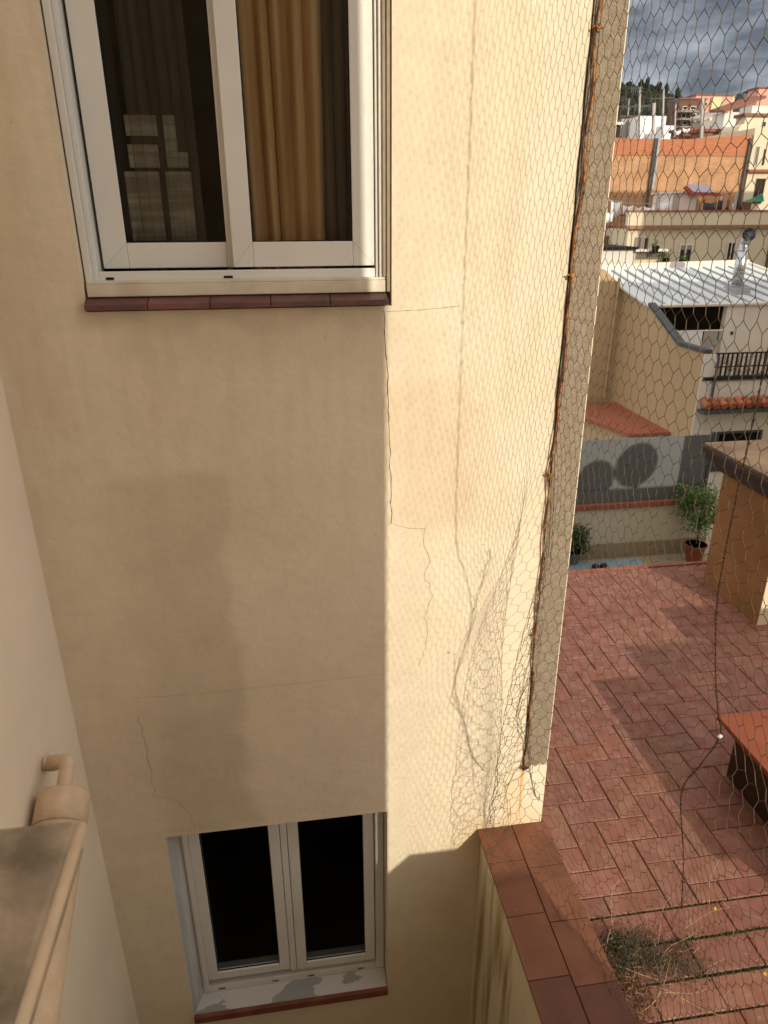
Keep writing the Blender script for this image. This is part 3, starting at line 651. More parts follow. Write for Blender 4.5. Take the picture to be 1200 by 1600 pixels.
# a second loose rusty strand
pts = [Vector((1.036+.010*math.sin(z_*3.1)+.005*math.sin(z_*9), 2.482, z_)) for z_ in [1.4-.06*i for i in range(46)]]
MB().tube(pts, .0016, 5).build('loose_strand', M['rust'], fw, smooth=True)
for x, z_ in zip(hx, hk):
    m = MB(); m.tube([(x, 2.4975, z_), (x, 2.474, z_+.002)], .0035, 8); m.tube([(x, 2.476, z_+.002), (x, 2.472, z_+.003)], .008, 8)
    m.tube([(x-.016, 2.482, z_+.003), (x+.018, 2.480, z_-.002)], .0032, 6)
    m.build('nail', M['rust'] if z_ > -2 else M['darkwire'], fw)
for k in range(4):
    m = MB(); m.tube([(1.02+random.uniform(-.014, .02), 2.484, -2.40+random.uniform(-.01, .014)), (1.02+random.uniform(-.02, .02), 2.478, -2.395+random.uniform(-.012, .01))], .0035, 5); m.build('wire_end', M['darkwire'], fw)
# twisted seam wire
sm = thing('seam_wire', 'dark twisted barbed seam wire running down the middle of the netting', 'wire')
sp = smoothpath(base, 40)
for k in range(2):
    q = []
    for i, p in enumerate(sp):
        a = i*1.1+k*math.pi; r_ = .0018+.0012*noise.noise(Vector((i*.1, k, 0))); q.append(p+Vector((math.cos(a)*r_*.7, math.sin(a)*r_, .002*noise.noise(Vector((i*.7, 3, k))))))
    MB().tube(q, .0011, 5).build('strand', M['darkwire'], sm, smooth=True)
m = MB()
for i in range(30, len(sp)-2, 6):
    if noise.noise(Vector((i*.045, 0, 7))) > -.05:
        for _ in range(3):
            d = Vector((random.gauss(0, 1), random.gauss(0, 1), random.gauss(0, .6))).normalized()*.0042; m.tube([sp[i]-d, sp[i]+d], .0010, 4)
m.build('knots', M['darkwire'], sm)['kind'] = 'stuff'
kn = MB(); c0 = PX(1125, 1151, 1.05)
for _ in range(14):
    d = Vector((random.gauss(0, 1), random.gauss(0, 1), random.gauss(0, 1))).normalized()*random.uniform(.003, .008); kn.tube([c0-d, c0, c0+d*.7], [.0015, .0045, .001], 5)
kn.build('white_tie', M['cloth'], sm)

# ------------------------------------------------------------------ weeds at the coping
def leafpatch(mb, c, n_, rx, ry, rz, sz, dark=1, up=.4):
    for _ in range(n_):
        p = Vector((random.gauss(0, 1)*rx, random.gauss(0, 1)*ry, abs(random.gauss(0, 1))*rz))+Vector(c)
        d = Vector((random.gauss(0, 1), random.gauss(0, 1), random.gauss(0, 1)+up)).normalized(); e = d.orthogonal().normalized()
        e = (e*math.cos(random.random()*6.3)+d.cross(e)*math.sin(random.random()*6.3)); l_ = sz*random.uniform(.5, 1.4); w_ = l_*random.uniform(.25, .5)
        k_ = random.uniform(.5, 1.5); mb.cc = (k_, k_*random.uniform(.85, 1.1), k_*random.uniform(.7, 1.1))
        f_ = e.cross(d); mb.add([p, p+e*l_*.5+f_*w_*.5, p+e*l_, p+e*l_*.5-f_*w_*.5], [(0, 1, 2, 3)])
wc = thing('weed_clump', 'clump of grey green weeds and dry straw twigs growing by the coping', 'weeds')
m = MB()
for (u_, v_, n_, rx, ry) in ((960, 1480, 900, .035, .03), (990, 1470, 700, .05, .03), (1010, 1500, 900, .06, .04), (1050, 1510, 500, .05, .035), (1085, 1515, 300, .04, .03), (975, 1510, 500, .035, .03), (1060, 1478, 260, .05, .02)):
    c = PZ(u_, v_, TZ); leafpatch(m, (max(c.x, 1.20), c.y, TZ), n_, rx, ry, .018, .012)
m.v = [(max(x, 1.163), y, z_) for x, y, z_ in m.v]
m.build('leaves', M['weed'], wc, fixn=False)
m = MB()
for (u_, v_, n_, rx, ry) in ((985, 1545, 500, .035, .03), (1000, 1565, 350, .03, .02), (975, 1530, 300, .02, .03), (1040, 1530, 160, .08, .05), (1000, 1590, 120, .03, .02)):
    c = PZ(u_, v_, TZ); leafpatch(m, (max(c.x, 1.18), c.y, TZ), n_, rx, ry, .008, .011, up=2)
m.v = [(max(x, 1.163), y, z_) for x, y, z_ in m.v]
m.build('leaf_litter', M['litter'], wc, fixn=False)
m = MB()
def twig(pix, hs, r=.0016):
    pts = []
    for (u_, v_), h in zip(pix, hs): pts.append(PZ(u_, v_, TZ+h))
    q = smoothpath(pts, 4); n_ = len(q); m.tube(q, [r*(1-.6*i/n_) for i in range(n_)], 5)
    return q
twig([(960, 1460), (955, 1425), (957, 1390), (970, 1375), (982, 1370)], [.01, .08, .14, .16, .17])
twig([(945, 1500), (950, 1465), (963, 1425)], [.0, .05, .1])
twig([(1028, 1480), (1034, 1430), (1040, 1410), (1049, 1403)], [.01, .07, .1, .11], .0013)
twig([(1065, 1454), (1110, 1425), (1140, 1418)], [.02, .05, .07]); twig([(1030, 1505), (1045, 1480), (1075, 1465), (1108, 1440)], [.01, .03, .05, .08])
twig([(1109, 1420), (1108, 1380), (1118, 1355), (1125, 1342)], [.01, .07, .11, .13]); twig([(1118, 1358), (1130, 1375), (1150, 1390)], [.11, .10, .08], .001); twig([(1120, 1360), (1138, 1368), (1148, 1372)], [.11, .11, .1], .0009)
twig([(975, 1512), (1000, 1522), (1028, 1531)], [.02, .03, .03], .002); twig([(1018, 1540), (1045, 1548), (1070, 1562), (1100, 1578), (1130, 1588)], [.01, .02, .02, .01, .01], .0022)
twig([(1033, 1548), (1020, 1568), (1000, 1582)], [.02, .02, .0], .0024); twig([(1036, 1550), (1080, 1552), (1105, 1545)], [.03, .03, .02], .0018)
twig([(1140, 1418), (1128, 1410), (1135, 1405)], [.07, .08, .08], .001); twig([(1170, 1425), (1180, 1432), (1200, 1440)], [.02, .03, .02], .0014)
twig([(1035, 1544), (1041, 1525), (1046, 1500)], [.01, .05, .08], .0016); twig([(1104, 1512), (1118, 1505), (1132, 1498)], [.01, .02, .03], .0014); twig([(1145, 1462), (1148, 1440)], [.0, .05], .0012)
twig([(1184, 1490), (1188, 1475)], [.0, .04], .0013); twig([(1180, 1502), (1192, 1496)], [.01, .02], .0011); twig([(1083, 1490), (1095, 1478)], [.01, .02], .0016)
for _ in range(110):
    u_, v_ = random.gauss(1020, 48), random.gauss(1520, 40)
    if PZ(u_, v_, TZ).x < 1.175: continue
    a_ = random.random()*6.28; l_ = random.uniform(8, 28)
    twig([(u_, v_), (u_+math.cos(a_)*l_*.5+random.uniform(-3, 3), v_+math.sin(a_)*l_*.5), (u_+math.cos(a_)*l_, v_+math.sin(a_)*l_)], [random.uniform(0, .02), random.uniform(.01, .04), random.uniform(0, .04)], random.uniform(.0005, .0011))
m.v = [(max(x, 1.163) if z_ < CZ+.004 else x, y, z_) for x, y, z_ in m.v]
m.build('dry_twigs', M['twig'], wc, smooth=True)['kind'] = 'stuff'
m = MB()
for (u_, v_, h) in ((1119, 1421, .06), (1197, 1523, .005)):
    m = MB(); c = PZ(u_, v_, TZ+h)
    for q in range(6):
        a_ = q*1.05; m.add([c, c+Vector((math.cos(a_)*.009, math.sin(a_)*.009, .004)), c+Vector((math.cos(a_+.6)*.009, math.sin(a_+.6)*.009, .002))], [(0, 1, 2)])
    m.build('yellow_flower', M['yellow'], wc, fixn=False)
# debris: small pale grit on the tiles, uncountable
m = MB()
for _ in range(170):
    x, y = random.uniform(1.17, 2.6), random.uniform(1.4, 4.6); s_ = random.uniform(.0012, .0035); m.box(x, x+s_, y, y+s_*1.4, TZ, TZ+s_*.6)
m.build('grit', M['litter'], fixn=False); tag(bpy.data.objects['grit'], 'scattered grit and crumbs on the terrace tiles', 'grit', kind='stuff')

# ------------------------------------------------------------------ lower patio beyond the terrace
FZ = -4.3; YW = 8.107
tag(bx(1.2, 12, 5.6, YW-.002, -14, FZ).build('patio', M['patio']), 'beige floor of the neighbouring lower patio', kind='structure')
pw = thing('patio_wall', 'pale patio wall with grey privacy panel on its red coping', 'wall')
bx(1.2, 5.62, YW, YW+.2, FZ, -3.572).build('wall', M['beige'], pw)
bx(1.2, 5.62, YW-.02, YW-.001, FZ+.002, -4.08).build('skirting', M['skirting'], pw)
bx(1.2, 5.64, YW-.035, YW+.22, -3.571, -3.50).build('coping', M['redcap'], pw, bevel=.006)
pn = bx(2.6, 5.46, YW+.02, YW+.045, -3.498, -2.633).build('privacy_panel', M['grey'], pw)
m = MB()
for z_ in (-3.30,): m.box(2.6, 5.46, YW+.012, YW+.0195, z_-.004, z_)
m.build('panel_joint', M['slate'], pw)
bx(5.461, 5.50, YW, YW+.06, -3.498, -2.60).build('panel_post', M['slate'], pw)
for x in (3.9, 4.75): bx(x-.02, x+.02, YW+.046, YW+.07, -3.498, -2.62).build('panel_post', M['slate'], pw)
tag(bx(2.8, 4.62, 5.9, PZ(1000, 873, FZ).y, FZ+.004, FZ+.016).build('floor_mat', M['blue'], bevel=.004), 'light blue mat spread on the patio floor', 'mat')
bg_ = MB(); c = PZ(936, 891, FZ); c.z = FZ+.05
bl = thing('black_shoe_pair', 'small black rounded things lying on the light blue mat', 'shoes')
for dx in (-.05, .06):
    mb = MB(); mb.tube([c+Vector((dx-.05, 0, -.01)), c+Vector((dx-.03, 0, .005)), c+Vector((dx+.02, .01, .012)), c+Vector((dx+.05, .02, -.005))], [.015, .035, .035, .012], 10); mb.build('shoe', M['blackm'], bl, smooth=True)
def potted(name, label, base, pr_, phh, trunk_h, crown_c, crown_r, nleaf, lm, potm, lsz):
    t = thing(name, label, 'potted plant')
    b = Vector(base); m = MB(); k = 24
    m.tube([b+Vector((0, 0, h)) for h in (0, phh*.9, phh*.9, phh, phh, phh*.88)], [pr_*.72, pr_*.95, pr_*1.08, pr_*1.08, pr_*.98, pr_*.93], k, True)
    m.build('pot', potm, t, smooth=False)
    MB().tube([b+Vector((0, 0, phh*.885)), b+Vector((0, 0, phh*.9))], pr_*.92, 20).build('soil', M['soil'], t)
    m = MB(); top_ = b+Vector((.0, 0, phh+trunk_h)); m.tube([b+Vector((0, 0, phh*.85)), b+Vector((.01, 0, phh+trunk_h*.5)), top_], [.012, .01, .008], 7)
    for _ in range(16):
        q = Vector(crown_c)+Vector((random.gauss(0, 1)*crown_r[0]*.5, random.gauss(0, 1)*crown_r[1]*.5, random.gauss(0, 1)*crown_r[2]*.5)); m.tube([b+Vector((0, 0, phh+trunk_h*random.uniform(.4, 1))), q], [.006, .002], 4)
    m.build('trunk', M['bark'], t)
    m = MB(); clumps = [Vector(crown_c)+Vector((random.uniform(-1, 1)*crown_r[0], random.uniform(-1, 1)*crown_r[1], random.uniform(-1, 1)*crown_r[2])) for _ in range(26)]
    for _ in range(nleaf):
        cc = random.choice(clumps); rr_ = min(crown_r)*.33
        p = cc+Vector((random.gauss(0, rr_), random.gauss(0, rr_), random.gauss(0, rr_))); d = Vector((random.gauss(0, 1), random.gauss(0, 1), random.gauss(0, .6)-.4)).normalized(); e = d.orthogonal().normalized(); l_ = lsz*random.uniform(.6, 1.3)
        k_ = random.uniform(.6, 1.5); m.cc = (k_, k_, k_*.8); m.add([p, p+d*l_*.5+e*l_*.25, p+d*l_, p+d*l_*.5-e*l_*.25], [(0, 1, 2, 3)])
    m.build('foliage', lm, t, fixn=False); return t
b0 = PZ(1083, 876, FZ); cc = P(1092, 792, b0.y)
potted('potted_tree', 'small leafy tree in a red clay pot beside the orange hut', b0, .135, .25, .35, cc, (.20, .18, .24), 1500, M['leaf'], M['hatch'], .05)
b1 = PZ(893, 880, FZ); cc = P(893, 838, b1.y)
potted('potted_shrub', 'dark leafy shrub in a grey pot at the cement edge of the wall', b1, .11, .18, .12, cc, (.17, .15, .15), 1300, M['darkleaf'], M['grey'], .045)
# satellite dishes whose shadows fall on the panel
def dish(u_, v_, r_, t_, label, sq=1.0):
    p = P(u_, v_, YW+.02); c = p+Vector((.345, -1, .42))*t_
    d = thing('satellite_dish', label, 'satellite dish', group='satellite dishes out of view over the patio'); m = MB(); n_ = 28; vs = []; fs = []
    ax_ = Vector((.15, -1, .35)).normalized(); e1_ = ax_.orthogonal().normalized(); e2_ = ax_.cross(e1_)
    vs.append(c-ax_*.08)
    for ring in (1, 2, 3):
        for k in range(n_):
            a = k*2*math.pi/n_; q = r_*ring/3; vs.append(c-ax_*(.08-.08*(ring/3)**2)+e1_*math.cos(a)*q+e2_*math.sin(a)*q)
    fs += [(0, 1+k, 1+(k+1) % n_) for k in range(n_)]
    for ring in (0, 1): fs += [(1+ring*n_+k, 1+(ring+1)*n_+k, 1+(ring+1)*n_+(k+1) % n_, 1+ring*n_+(k+1) % n_) for k in range(n_)]
    m.add(vs, fs); o = m.build('reflector', M['white'], d, smooth=True); o.modifiers.new('s', 'SOLIDIFY').thickness = .006
    MB().tube([c+Vector((.0, .1, -.05)), c+Vector((0, .1, -r_-.5)), Vector((c.x, c.y+.1, TZ))], .022, 8).build('mast', M['galv'], d)
    MB().tube([c-e2_*r_*.9, c+ax_*r_*.9], .01, 6).build('feed_arm', M['galv'], d)
dish(930, 750, .25, 4.6, 'white satellite dish on a mast, the nearer one out of view')
dish(994, 727, .28, 4.6, 'larger white satellite dish on a mast, out of view')
# wall with red coping running back behind the panel
lw_ = thing('lean_to', 'low ochre outbuilding with a red tiled top behind the grey panel', 'outbuilding')
XB = 11.461; lz = -6.04
c1 = PZ(985, 678, lz); c2 = PZ(905, 634, lz); c3 = PZ(1070, 676, lz)
lwz = MB(); 
poly = [(c1.x, c1.y), (XB-.01, c1.y), (XB-.01, 22.85), (c2.x-1.0, 22.85)]
lwz.prism([(x, y, lz-.5) for x, y in poly], (0, 0, .495)); 
body = [(c1.x+.12, c1.y+.12), (XB-.02, c1.y+.12), (XB-.02, 22.8), (c2.x-.9, 22.8)]
MB().prism([(x, y, -14) for x, y in body], (0, 0, 7.85)).build('wall', M['ochre'], lw_)
MB().prism([(x, y, lz-.1) for x, y in poly], (0, 0, .095)).build('roof', M['redcap'], lw_)
vt = P(922, 660, 18); 

# ------------------------------------------------------------------ ochre house with white metal roof (B)
hb = thing('ochre_house', 'ochre sided white fronted house with white metal sheet roof and balcony', 'house')
Y1 = 18.0; YD = 21.4; YE = 23.3
prof = [(Y1, -14), (YE, -14), (YE, -2.27), (YD, -2.66), (19.4, -3.54), (Y1, -3.53)]
m = MB(); m.prism([(XB, y, z_) for y, z_ in prof], (.08, 0, 0)); m.build('side_wall', M['ochre'], hb)
m = MB(); m.prism([(9.0, YE, -14), (XB-.001, YE, -14), (XB-.001, YE, -2.27), (P(945, 420, YE).x, YE, -1.69), (9.0, YE, -1.95)], (0, .3, 0)); m.build('rear_wall', M['ochre'], hb)
bx(XB+.301, 17, Y1, Y1+.25, -14, -4.3).build('front_wall', M['white'], hb)
bx(XB-.04, XB+.30, Y1-.03, Y1-.001, -14, -3.53).build('corner_band', M['white'], hb)
bx(XB+.301, 17, Y1+.251, YD, -4.5, -4.3).build('balcony_floor', M['patio'], hb)
# roof sheet with ribs
ra, rb_, rc, rd = P(1013, 478, YD), P(1230, 468, YD), P(1170, 411, 25.5), P(945, 419, 25.5)
rd = Vector((ra.x-.25, 25.0, P(945, 420, 25.0).z)); rc = P(1168, 412, 25.0); rb_ = Vector((rc.x+1.4, YD, ra.z))
ra = P(1013, 478, YD)
def on_roof(s, t): return ra.lerp(rb_, s).lerp(rd.lerp(rc, s), t)
m = MB(); m.prism([ra, rb_, rc, rd], (0, 0, -.06)); m.build('roof', M['sheet'], hb)
m = MB()
for i in range(1, 12):
    s = i/12; a = on_roof(s, .02); b = on_roof(s, .93); m.prism([a+Vector((-.035, 0, .001)), a+Vector((.035, 0, .001)), b+Vector((.035, 0, .001)), b+Vector((-.035, 0, .001))], (0, 0, .04))
m.build('roof_rib', M['sheetrib'], hb)
m = MB(); m.tube([ra+Vector((0, -.04, .0)), rb_+Vector((0, -.04, 0))], .06, 6); m.tube([rd+Vector((0, 0, .05)), rc+Vector((0, 0, .05))], .13, 4); m.tube([rb_, rc], .1, 4); m.build('roof_trim', M['white'], hb)
# raking dark window edge along the side and recessed front
m = MB(); e = [(YD, -2.64), (19.4, -3.52), (Y1, -3.51)]
for a, b in zip(e, e[1:]):
    m.prism([(XB-.05, a[0], a[1]), (XB-.05, b[0], b[1]), (XB-.05, b[0], b[1]+.09), (XB-.05, a[0], a[1]+.09)], (.24, 0, 0))
m.build('dark_edge', M['slate'], hb)
xd = P(1128, 530, YD).x
bx(xd, xd+1.75, YD, YD+.2, -4.299, -2.70).build('white_panel', M['white'], hb)
bx(xd+1.752, xd+4, YD+.05, YD+.2, -4.299, -2.70).build('terrace_door', M['darkglass'], hb)
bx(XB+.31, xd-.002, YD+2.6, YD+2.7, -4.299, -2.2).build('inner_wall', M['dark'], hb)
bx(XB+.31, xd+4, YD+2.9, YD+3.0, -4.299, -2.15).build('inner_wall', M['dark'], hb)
bx(xd+.25, xd+.35, YD-.02, YD-.001, -3.6, -3.5).build('wall_box', M['slate'], hb)
# railing
rl = bpy.data.objects.new('railing', None); C.objects.link(rl); rl.parent = hb
m = MB(); m.box(XB+.05, 17, Y1+.02, Y1+.06, -3.56, -3.52); m.box(XB+.05, 17, Y1+.02, Y1+.06, -3.92, -3.89); m.box(XB+.02, 17, Y1-.06, Y1+.1, -4.26, -4.16); m.build('rail', M['blackm'], rl)
m = MB(); x = XB+.12
while x < 17: m.box(x, x+.045, Y1+.025, Y1+.055, -4.159, -3.561); x += .14
m.build('bars', M['blackm'], rl)
for i in range(14):
    bx(XB+.3+i*.28, XB+.3+i*.28+.13, Y1+.30, Y1+.33, -4.299, -3.75).build('slat', M['white'], rl)
# tiled eave
ev = bpy.data.objects.new('eave', None); C.objects.link(ev); ev.parent = hb
m = MB(); x = XB+.02
while x < 15.2:
    k_ = random.uniform(.75, 1.2); m.cc = (k_, k_*random.uniform(.85, 1.1), k_)
    m.tube([(x+.12, Y1-.33, -4.93), (x+.12, Y1-.03, -4.80)], [.105, .09], 12); x += .25
m.build('roof_tiles', M['terra'], ev, smooth=False)
bx(XB+.0, 15.2, Y1-.40, Y1-.002, -5.12, -5.04).build('gutter', M['slate'], ev)
wx = P(1120, 690, Y1-.001)
bx(wx.x, wx.x+1.3, Y1-.015, Y1-.002, -6.9, wx.z+.25).build('front_window', M['darkglass'], hb)
m = MB(); frame_rect(m, wx.x-.05, wx.x+1.35, -6.95, wx.z+.30, .06, Y1-.05, Y1-.016); m.build('front_window_frame', M['slate'], hb)
m = MB(); m.tube([(XB+.34, Y1-.1, -3.6), (XB+.34, Y1-.1, -4.7)], .035, 8); m.build('downpipe', M['slate'], hb)
q = P(960, 500, YE-.05); m = MB(); m.tube([(q.x, YE-.06, -1.95), (q.x-.05, YE-.06, -6.0)], .045, 8); m.build('drain_pipe', M['ochre'], hb)
# drying rack in the covered room
dr = thing('drying_rack', 'folding rack with white laundry in the covered balcony room', 'drying rack')
c = P(1085, 525, 20.2); m = MB()
for dx in (-.8, .8): m.tube([(c.x+dx, 20.0, -4.3), (c.x+dx*.6, 20.4, c.z+.15)], .025, 5)
m.tube([(c.x-.9, 20.2, c.z+.15), (c.x+.9, 20.2, c.z+.15)], .025, 5); m.build('frame', M['white'], dr)
m = MB(); m.box(c.x-.6, c.x+.25, 20.19, 20.21, c.z-.45, c.z+.15); m.build('white_towel', M['cloth'], dr)
m = MB(); m.box(c.x+.3, c.x+.75, 20.19, 20.21, c.z-.5, c.z+.15); m.build('grey_towel', M['greyr'], dr)
# flue
fl = thing('flue_pipe', 'shiny galvanised flue with an open slanted cowl on the white metal roof', 'flue')
ft = P(1163, 380, 22.6); fb = P(1155, 447, 22.6)
m = MB(); m.tube([(ft.x, 22.6, fb.z-.1), (ft.x, 22.6, ft.z-.02)], .17, 16); 
for k in range(6): 
    zz = fb.z+(ft.z-fb.z)*k/6; m.tube([(ft.x, 22.6, zz), (ft.x, 22.6, zz+.03)], .185, 16)
m.build('pipe', M['galv'], fl, smooth=True)
m = MB(); m.tube([(ft.x, 22.6, ft.z-.03), (ft.x+.02, 22.58, ft.z+.12), (ft.x-.03, 22.45, ft.z+.24), (ft.x-.12, 22.25, ft.z+.27)], [.17, .185, .19, .20], 18, False); m.build('cowl', M['galv'], fl, smooth=True)
bx(ft.x-.26, ft.x+.26, 22.2, 22.9, fb.z-.3, fb.z-.02).build('flashing', M['sheetrib'], fl)

# ------------------------------------------------------------------ beige apartment block behind (C)
def rect(u0, v0, u1, v1, Y):
    a = P(u0, v1, Y); b = P(u1, v0, Y); return a.x, b.x, a.z, b.z
def window(parent, u0, v0, u1, v1, Y, fm='white', gm='dark', leaves=2, depth=.12, shutter=0):
    x0, x1, z0, z1 = rect(u0, v0, u1, v1, Y); w_ = (x1-x0)*.09
    f_ = MB(); frame_rect(f_, x0, x1, z0, z1, w_, Y-.06, Y-.012)
    for i in range(1, leaves): xx = x0+(x1-x0)*i/leaves; f_.box(xx-w_*.5, xx+w_*.5, Y-.058, Y-.012, z0+w_, z1-w_)
    fo = f_.build('window', M[fm], parent)
    bx(x0+w_*.5, x1-w_*.5, Y-.03, Y-.006, z0+w_*.5, z1-w_*.5).build('pane', M[gm], fo)
    if shutter:
        bx(x0+w_, x1-w_, Y-.05, Y-.031, z1-(z1-z0)*shutter, z1-w_).build('shutter', M['shutter'], fo)
    return fo
YC = 31.0
hc = thing('parapet_block', 'beige block with a pale roof parapet and brown band behind the metal roof', 'building')
x0, _, _, zt = rect(985, 430, 1200, 331, YC)
bx(x0-.0, x0+14, YC, YC+7.5, -14, P(1100, 357, YC).z).build('wall', M['beige'], hc)
zb = P(1100, 357, YC).z
bx(x0-.12, x0+14.1, YC-.12, YC+.12, zb+.14, P(1100, 331, YC).z).build('roof_parapet', M['beige'], hc)
bx(x0-.16, x0+14.1, YC-.2, YC+.14, zb+.001, zb+.139).build('band', mat('brown_band', (.30, .16, .10), .8), hc)
bx(x0+.12, x0+14, YC+.121, YC+7.5, zb+.01, zb+.12).build('roof_floor', M['redcap'], hc)
bx(x0-.16, x0+14.1, YC-.16, YC+.16, P(1100, 331, YC).z+.001, P(1100, 331, YC).z+.07).build('parapet_cap', M['redcap'], hc)
window(hc, 1057, 381, 1083, 413, YC, shutter=.28); window(hc, 1132, 378, 1150, 409, YC, shutter=0); window(hc, 990, 371, 1001, 391, YC, 'shutter', 'shutter', 1)
window(hc, 1004, 371, 1014, 391, YC, 'white', 'dark', 1); window(hc, 1194, 380, 1212, 420, YC, 'slate', 'dark', 1)
window(hc, 1152, 378, 1158, 409, YC, 'shutter', 'shutter', 1)
# left terrace of the block with green clothes airer
x0, x1, z0, z1 = rect(938, 372, 984, 392, YC+2)
lt = thing('side_terrace', 'grey terrace block with metal railing left of the beige block', 'building')
bx(x0-3, x1+.1, YC+2, YC+6, -14, z1).build('wall', M['greyr'], lt)
m = MB(); zr = z1+.95
m.box(x0-3, x1, YC+2, YC+2.04, zr, zr+.05)
for i in range(26): m.box(x0-1.2+i*.17, x0-1.17+i*.17, YC+2.005, YC+2.035, z1, zr)
m.build('railing', M['slate'], lt)
ga = thing('green_airer', 'green folding chair frame on the grey side terrace', 'folding chair'); c = P(976, 372, YC+1.6); m = MB()
for a_, b_ in (((-.55, .5), (.3, -.45)), ((-.55, -.3), (.35, .3)), ((-.5, .1), (.4, .1)), ((-.3, -.35), (.3, -.35))): m.tube([(c.x+a_[0], YC+1.7, c.z+a_[1]), (c.x+b_[0], YC+1.6, c.z+b_[1])], .05, 5)
m.build('frame', M['greencloth'], ga)
bx(c.x-.95, c.x-.5, YC+1.8, YC+1.95, c.z-.35, c.z+.1).build('cushion', M['roofred'], ga)
# low house in front of block
YL = 27.5
lh = thing('low_terrace_house', 'low white house with a cluttered roof edge under the beige block', 'house')
x0, x1, z0, z1 = rect(930, 420, 990, 392, YL)
bx(x0-1, P(992, 400, YL).x, YL, YL+3, -14, P(960, 390, YL).z).build('wall', M['white'], lh)
bx(x0-1, P(994, 400, YL).x, YL-.12, YL+3, P(960, 390, YL).z+.001, P(960, 386, YL).z).build('coping', M['terra'], lh)
bx(P(992, 400, YL).x+.01, P(1043, 400, YL).x, YL, YL+3, -14, P(1010, 393, YL).z).build('balcony_front', M['creamlit'], lh)
bx(P(990, 400, YL).x, P(1040, 400, YL).x, YL-.15, YL+.2, P(1010, 393, YL).z+.001, P(1010, 389.5, YL).z).build('balcony_cap', M['white'], lh)
m = MB()
for i in range(16):
    xx = P(994, 400, YL).x+i*.085; m.tube([(xx, YL-.05, P(1010, 405, YL).z), (xx+.02, YL-.05, P(1010, 393, YL).z)], .018, 5)
m.build('ornament', M['slate'], lh)
for i, (u_, v_) in enumerate(((1040, 410), (1024, 391), (1066, 413))):
    t = thing('flower_pot', ['clay pot at the right end of the low house balcony', 'clay pot on the cap of the low house balcony', 'clay pot below the shuttered window of the beige block'][i], 'flower pot'); c = P(u_, v_, YL-.3)
    MB().tube([(c.x, YL-.3, c.z-.12), (c.x, YL-.3, c.z+.1), (c.x, YL-.3, c.z+.16)], [.09, .14, .15], 12).build('pot', M['terra'], t)
    m = MB(); leafpatch(m, (c.x, YL-.3, c.z+.16), 60, .1, .1, .12, .1); m.build('leaves', M['leaf'], t, fixn=False)
# roof-top shed and laundry
YS = 34.0
rs = thing('rooftop_shed', 'small grey rooftop shed with red fascia and lilac roof sheet', 'shed')
x0, x1, z0, z1 = rect(1050, 302, 1090, 331, YS)
zf = zb+.12
bx(x0, x1, YS, YS+2, zf, z1).build('wall', M['white'], rs)
bx(x0-.05, x0+.25, YS-.03, YS-.001, zf, z1).build('corner_panel', M['greyr'], rs)
def PS(u_, v_): return P(u_, v_, YS-.3)
MB().prism([PS(1069, 294), PS(1082, 305), PS(1132, 306), PS(1120, 301), PS(1084, 300), PS(1073, 290)], (0, .15, 0)).build('fascia', mat('red_fascia', (.42, .07, .04), .6), rs)
MB().prism([PS(1083, 299.5), PS(1118, 300.5), P(1101, 288, YS+1.2), P(1074, 288, YS+1.2)], (0, 0, -.05)).build('roof_sheet', M['lilac'], rs)
bx(x0-.1, x1+.3, YS-.1, YS+2.1, z1+.001, z1+.08).build('flat_roof', M['white'], rs)
bx(x1, P(1128, 303, YS).x, YS+1.9, YS+2, zf, z1-.2).build('back_wall', M['shutter'], rs)
MB().tube([(P(1128, 303, YS).x, YS, zf), (P(1128, 303, YS).x, YS, z1-.1)], .05, 6).build('post', M['white'], rs)
def cloth(u0, v0, u1, v1, Y, m, label, grp='laundry on the roof terrace lines'):
    x0, x1, z0, z1 = rect(u0, v0, u1, v1, Y); mb = MB(); n_ = 12; vs = []
    for i in range(n_+1):
        s = i/n_; yy = Y+.06*math.sin(s*11+u0); sag = .08*math.sin(math.pi*s)
        vs += [(x0+(x1-x0)*s, yy, z0+.05*noise.noise(Vector((s*5, u0, 0)))-sag), (x0+(x1-x0)*s, Y+.01*math.sin(s*11), z1-sag)]
    mb.add(vs, [(2*i, 2*i+2, 2*i+3, 2*i+1) for i in range(n_)]); o = mb.build('hanging_cloth', M[m], smooth=True); o.modifiers.new('s', 'SOLIDIFY').thickness = .01
    tag(o, label, 'laundry', grp)
cloth(953, 314, 972, 336, 32.6, 'cloth', 'white sheet hanging highest at the left end of the roof terrace')
cloth(972, 320, 990, 334, 32.7, 'cloth', 'white sheet hanging second from the left on the roof terrace')
cloth(990, 322, 1004, 333, 32.7, 'palebands', 'cream cloth hanging third from the left before the brick wall')
cloth(1005, 322, 1023, 333, 32.8, 'cloth', 'white towel hanging left of the rooftop shed, farther one')
cloth(1024, 314, 1048, 331, 33.2, 'cloth', 'white towel hanging close against the left side of the rooftop shed')
cloth(944, 330, 958, 345, 32.4, 'cloth', 'white cloth hanging lowest at the cement edge of the wall')
cloth(1090, 309, 1096, 330, 33.5, 'greyr', 'grey cloth hanging at the right corner of the rooftop shed')
cloth(1091, 307, 1097, 314, 33.3, 'yellow', 'yellow cloth hanging in the rooftop shed opening')
cloth(1098, 309, 1103, 315, 33.3, 'redcloth', 'red cloth hanging next to the yellow cloth')
cloth(1097, 315, 1120, 331, 33.4, 'darkcloth', 'wide dark cloth hanging under the rooftop shed roof')
cloth(1120, 311, 1130, 330, 33.4, 'darkcloth', 'narrow dark cloth hanging at the shed post')
cloth(1134, 311, 1141, 330, 33.2, 'darkcloth', 'dark shirt hanging right of the shed post')
cloth(1142, 316, 1149, 330, 33.2, 'cloth', 'white shirt hanging between dark shirts right of the shed')
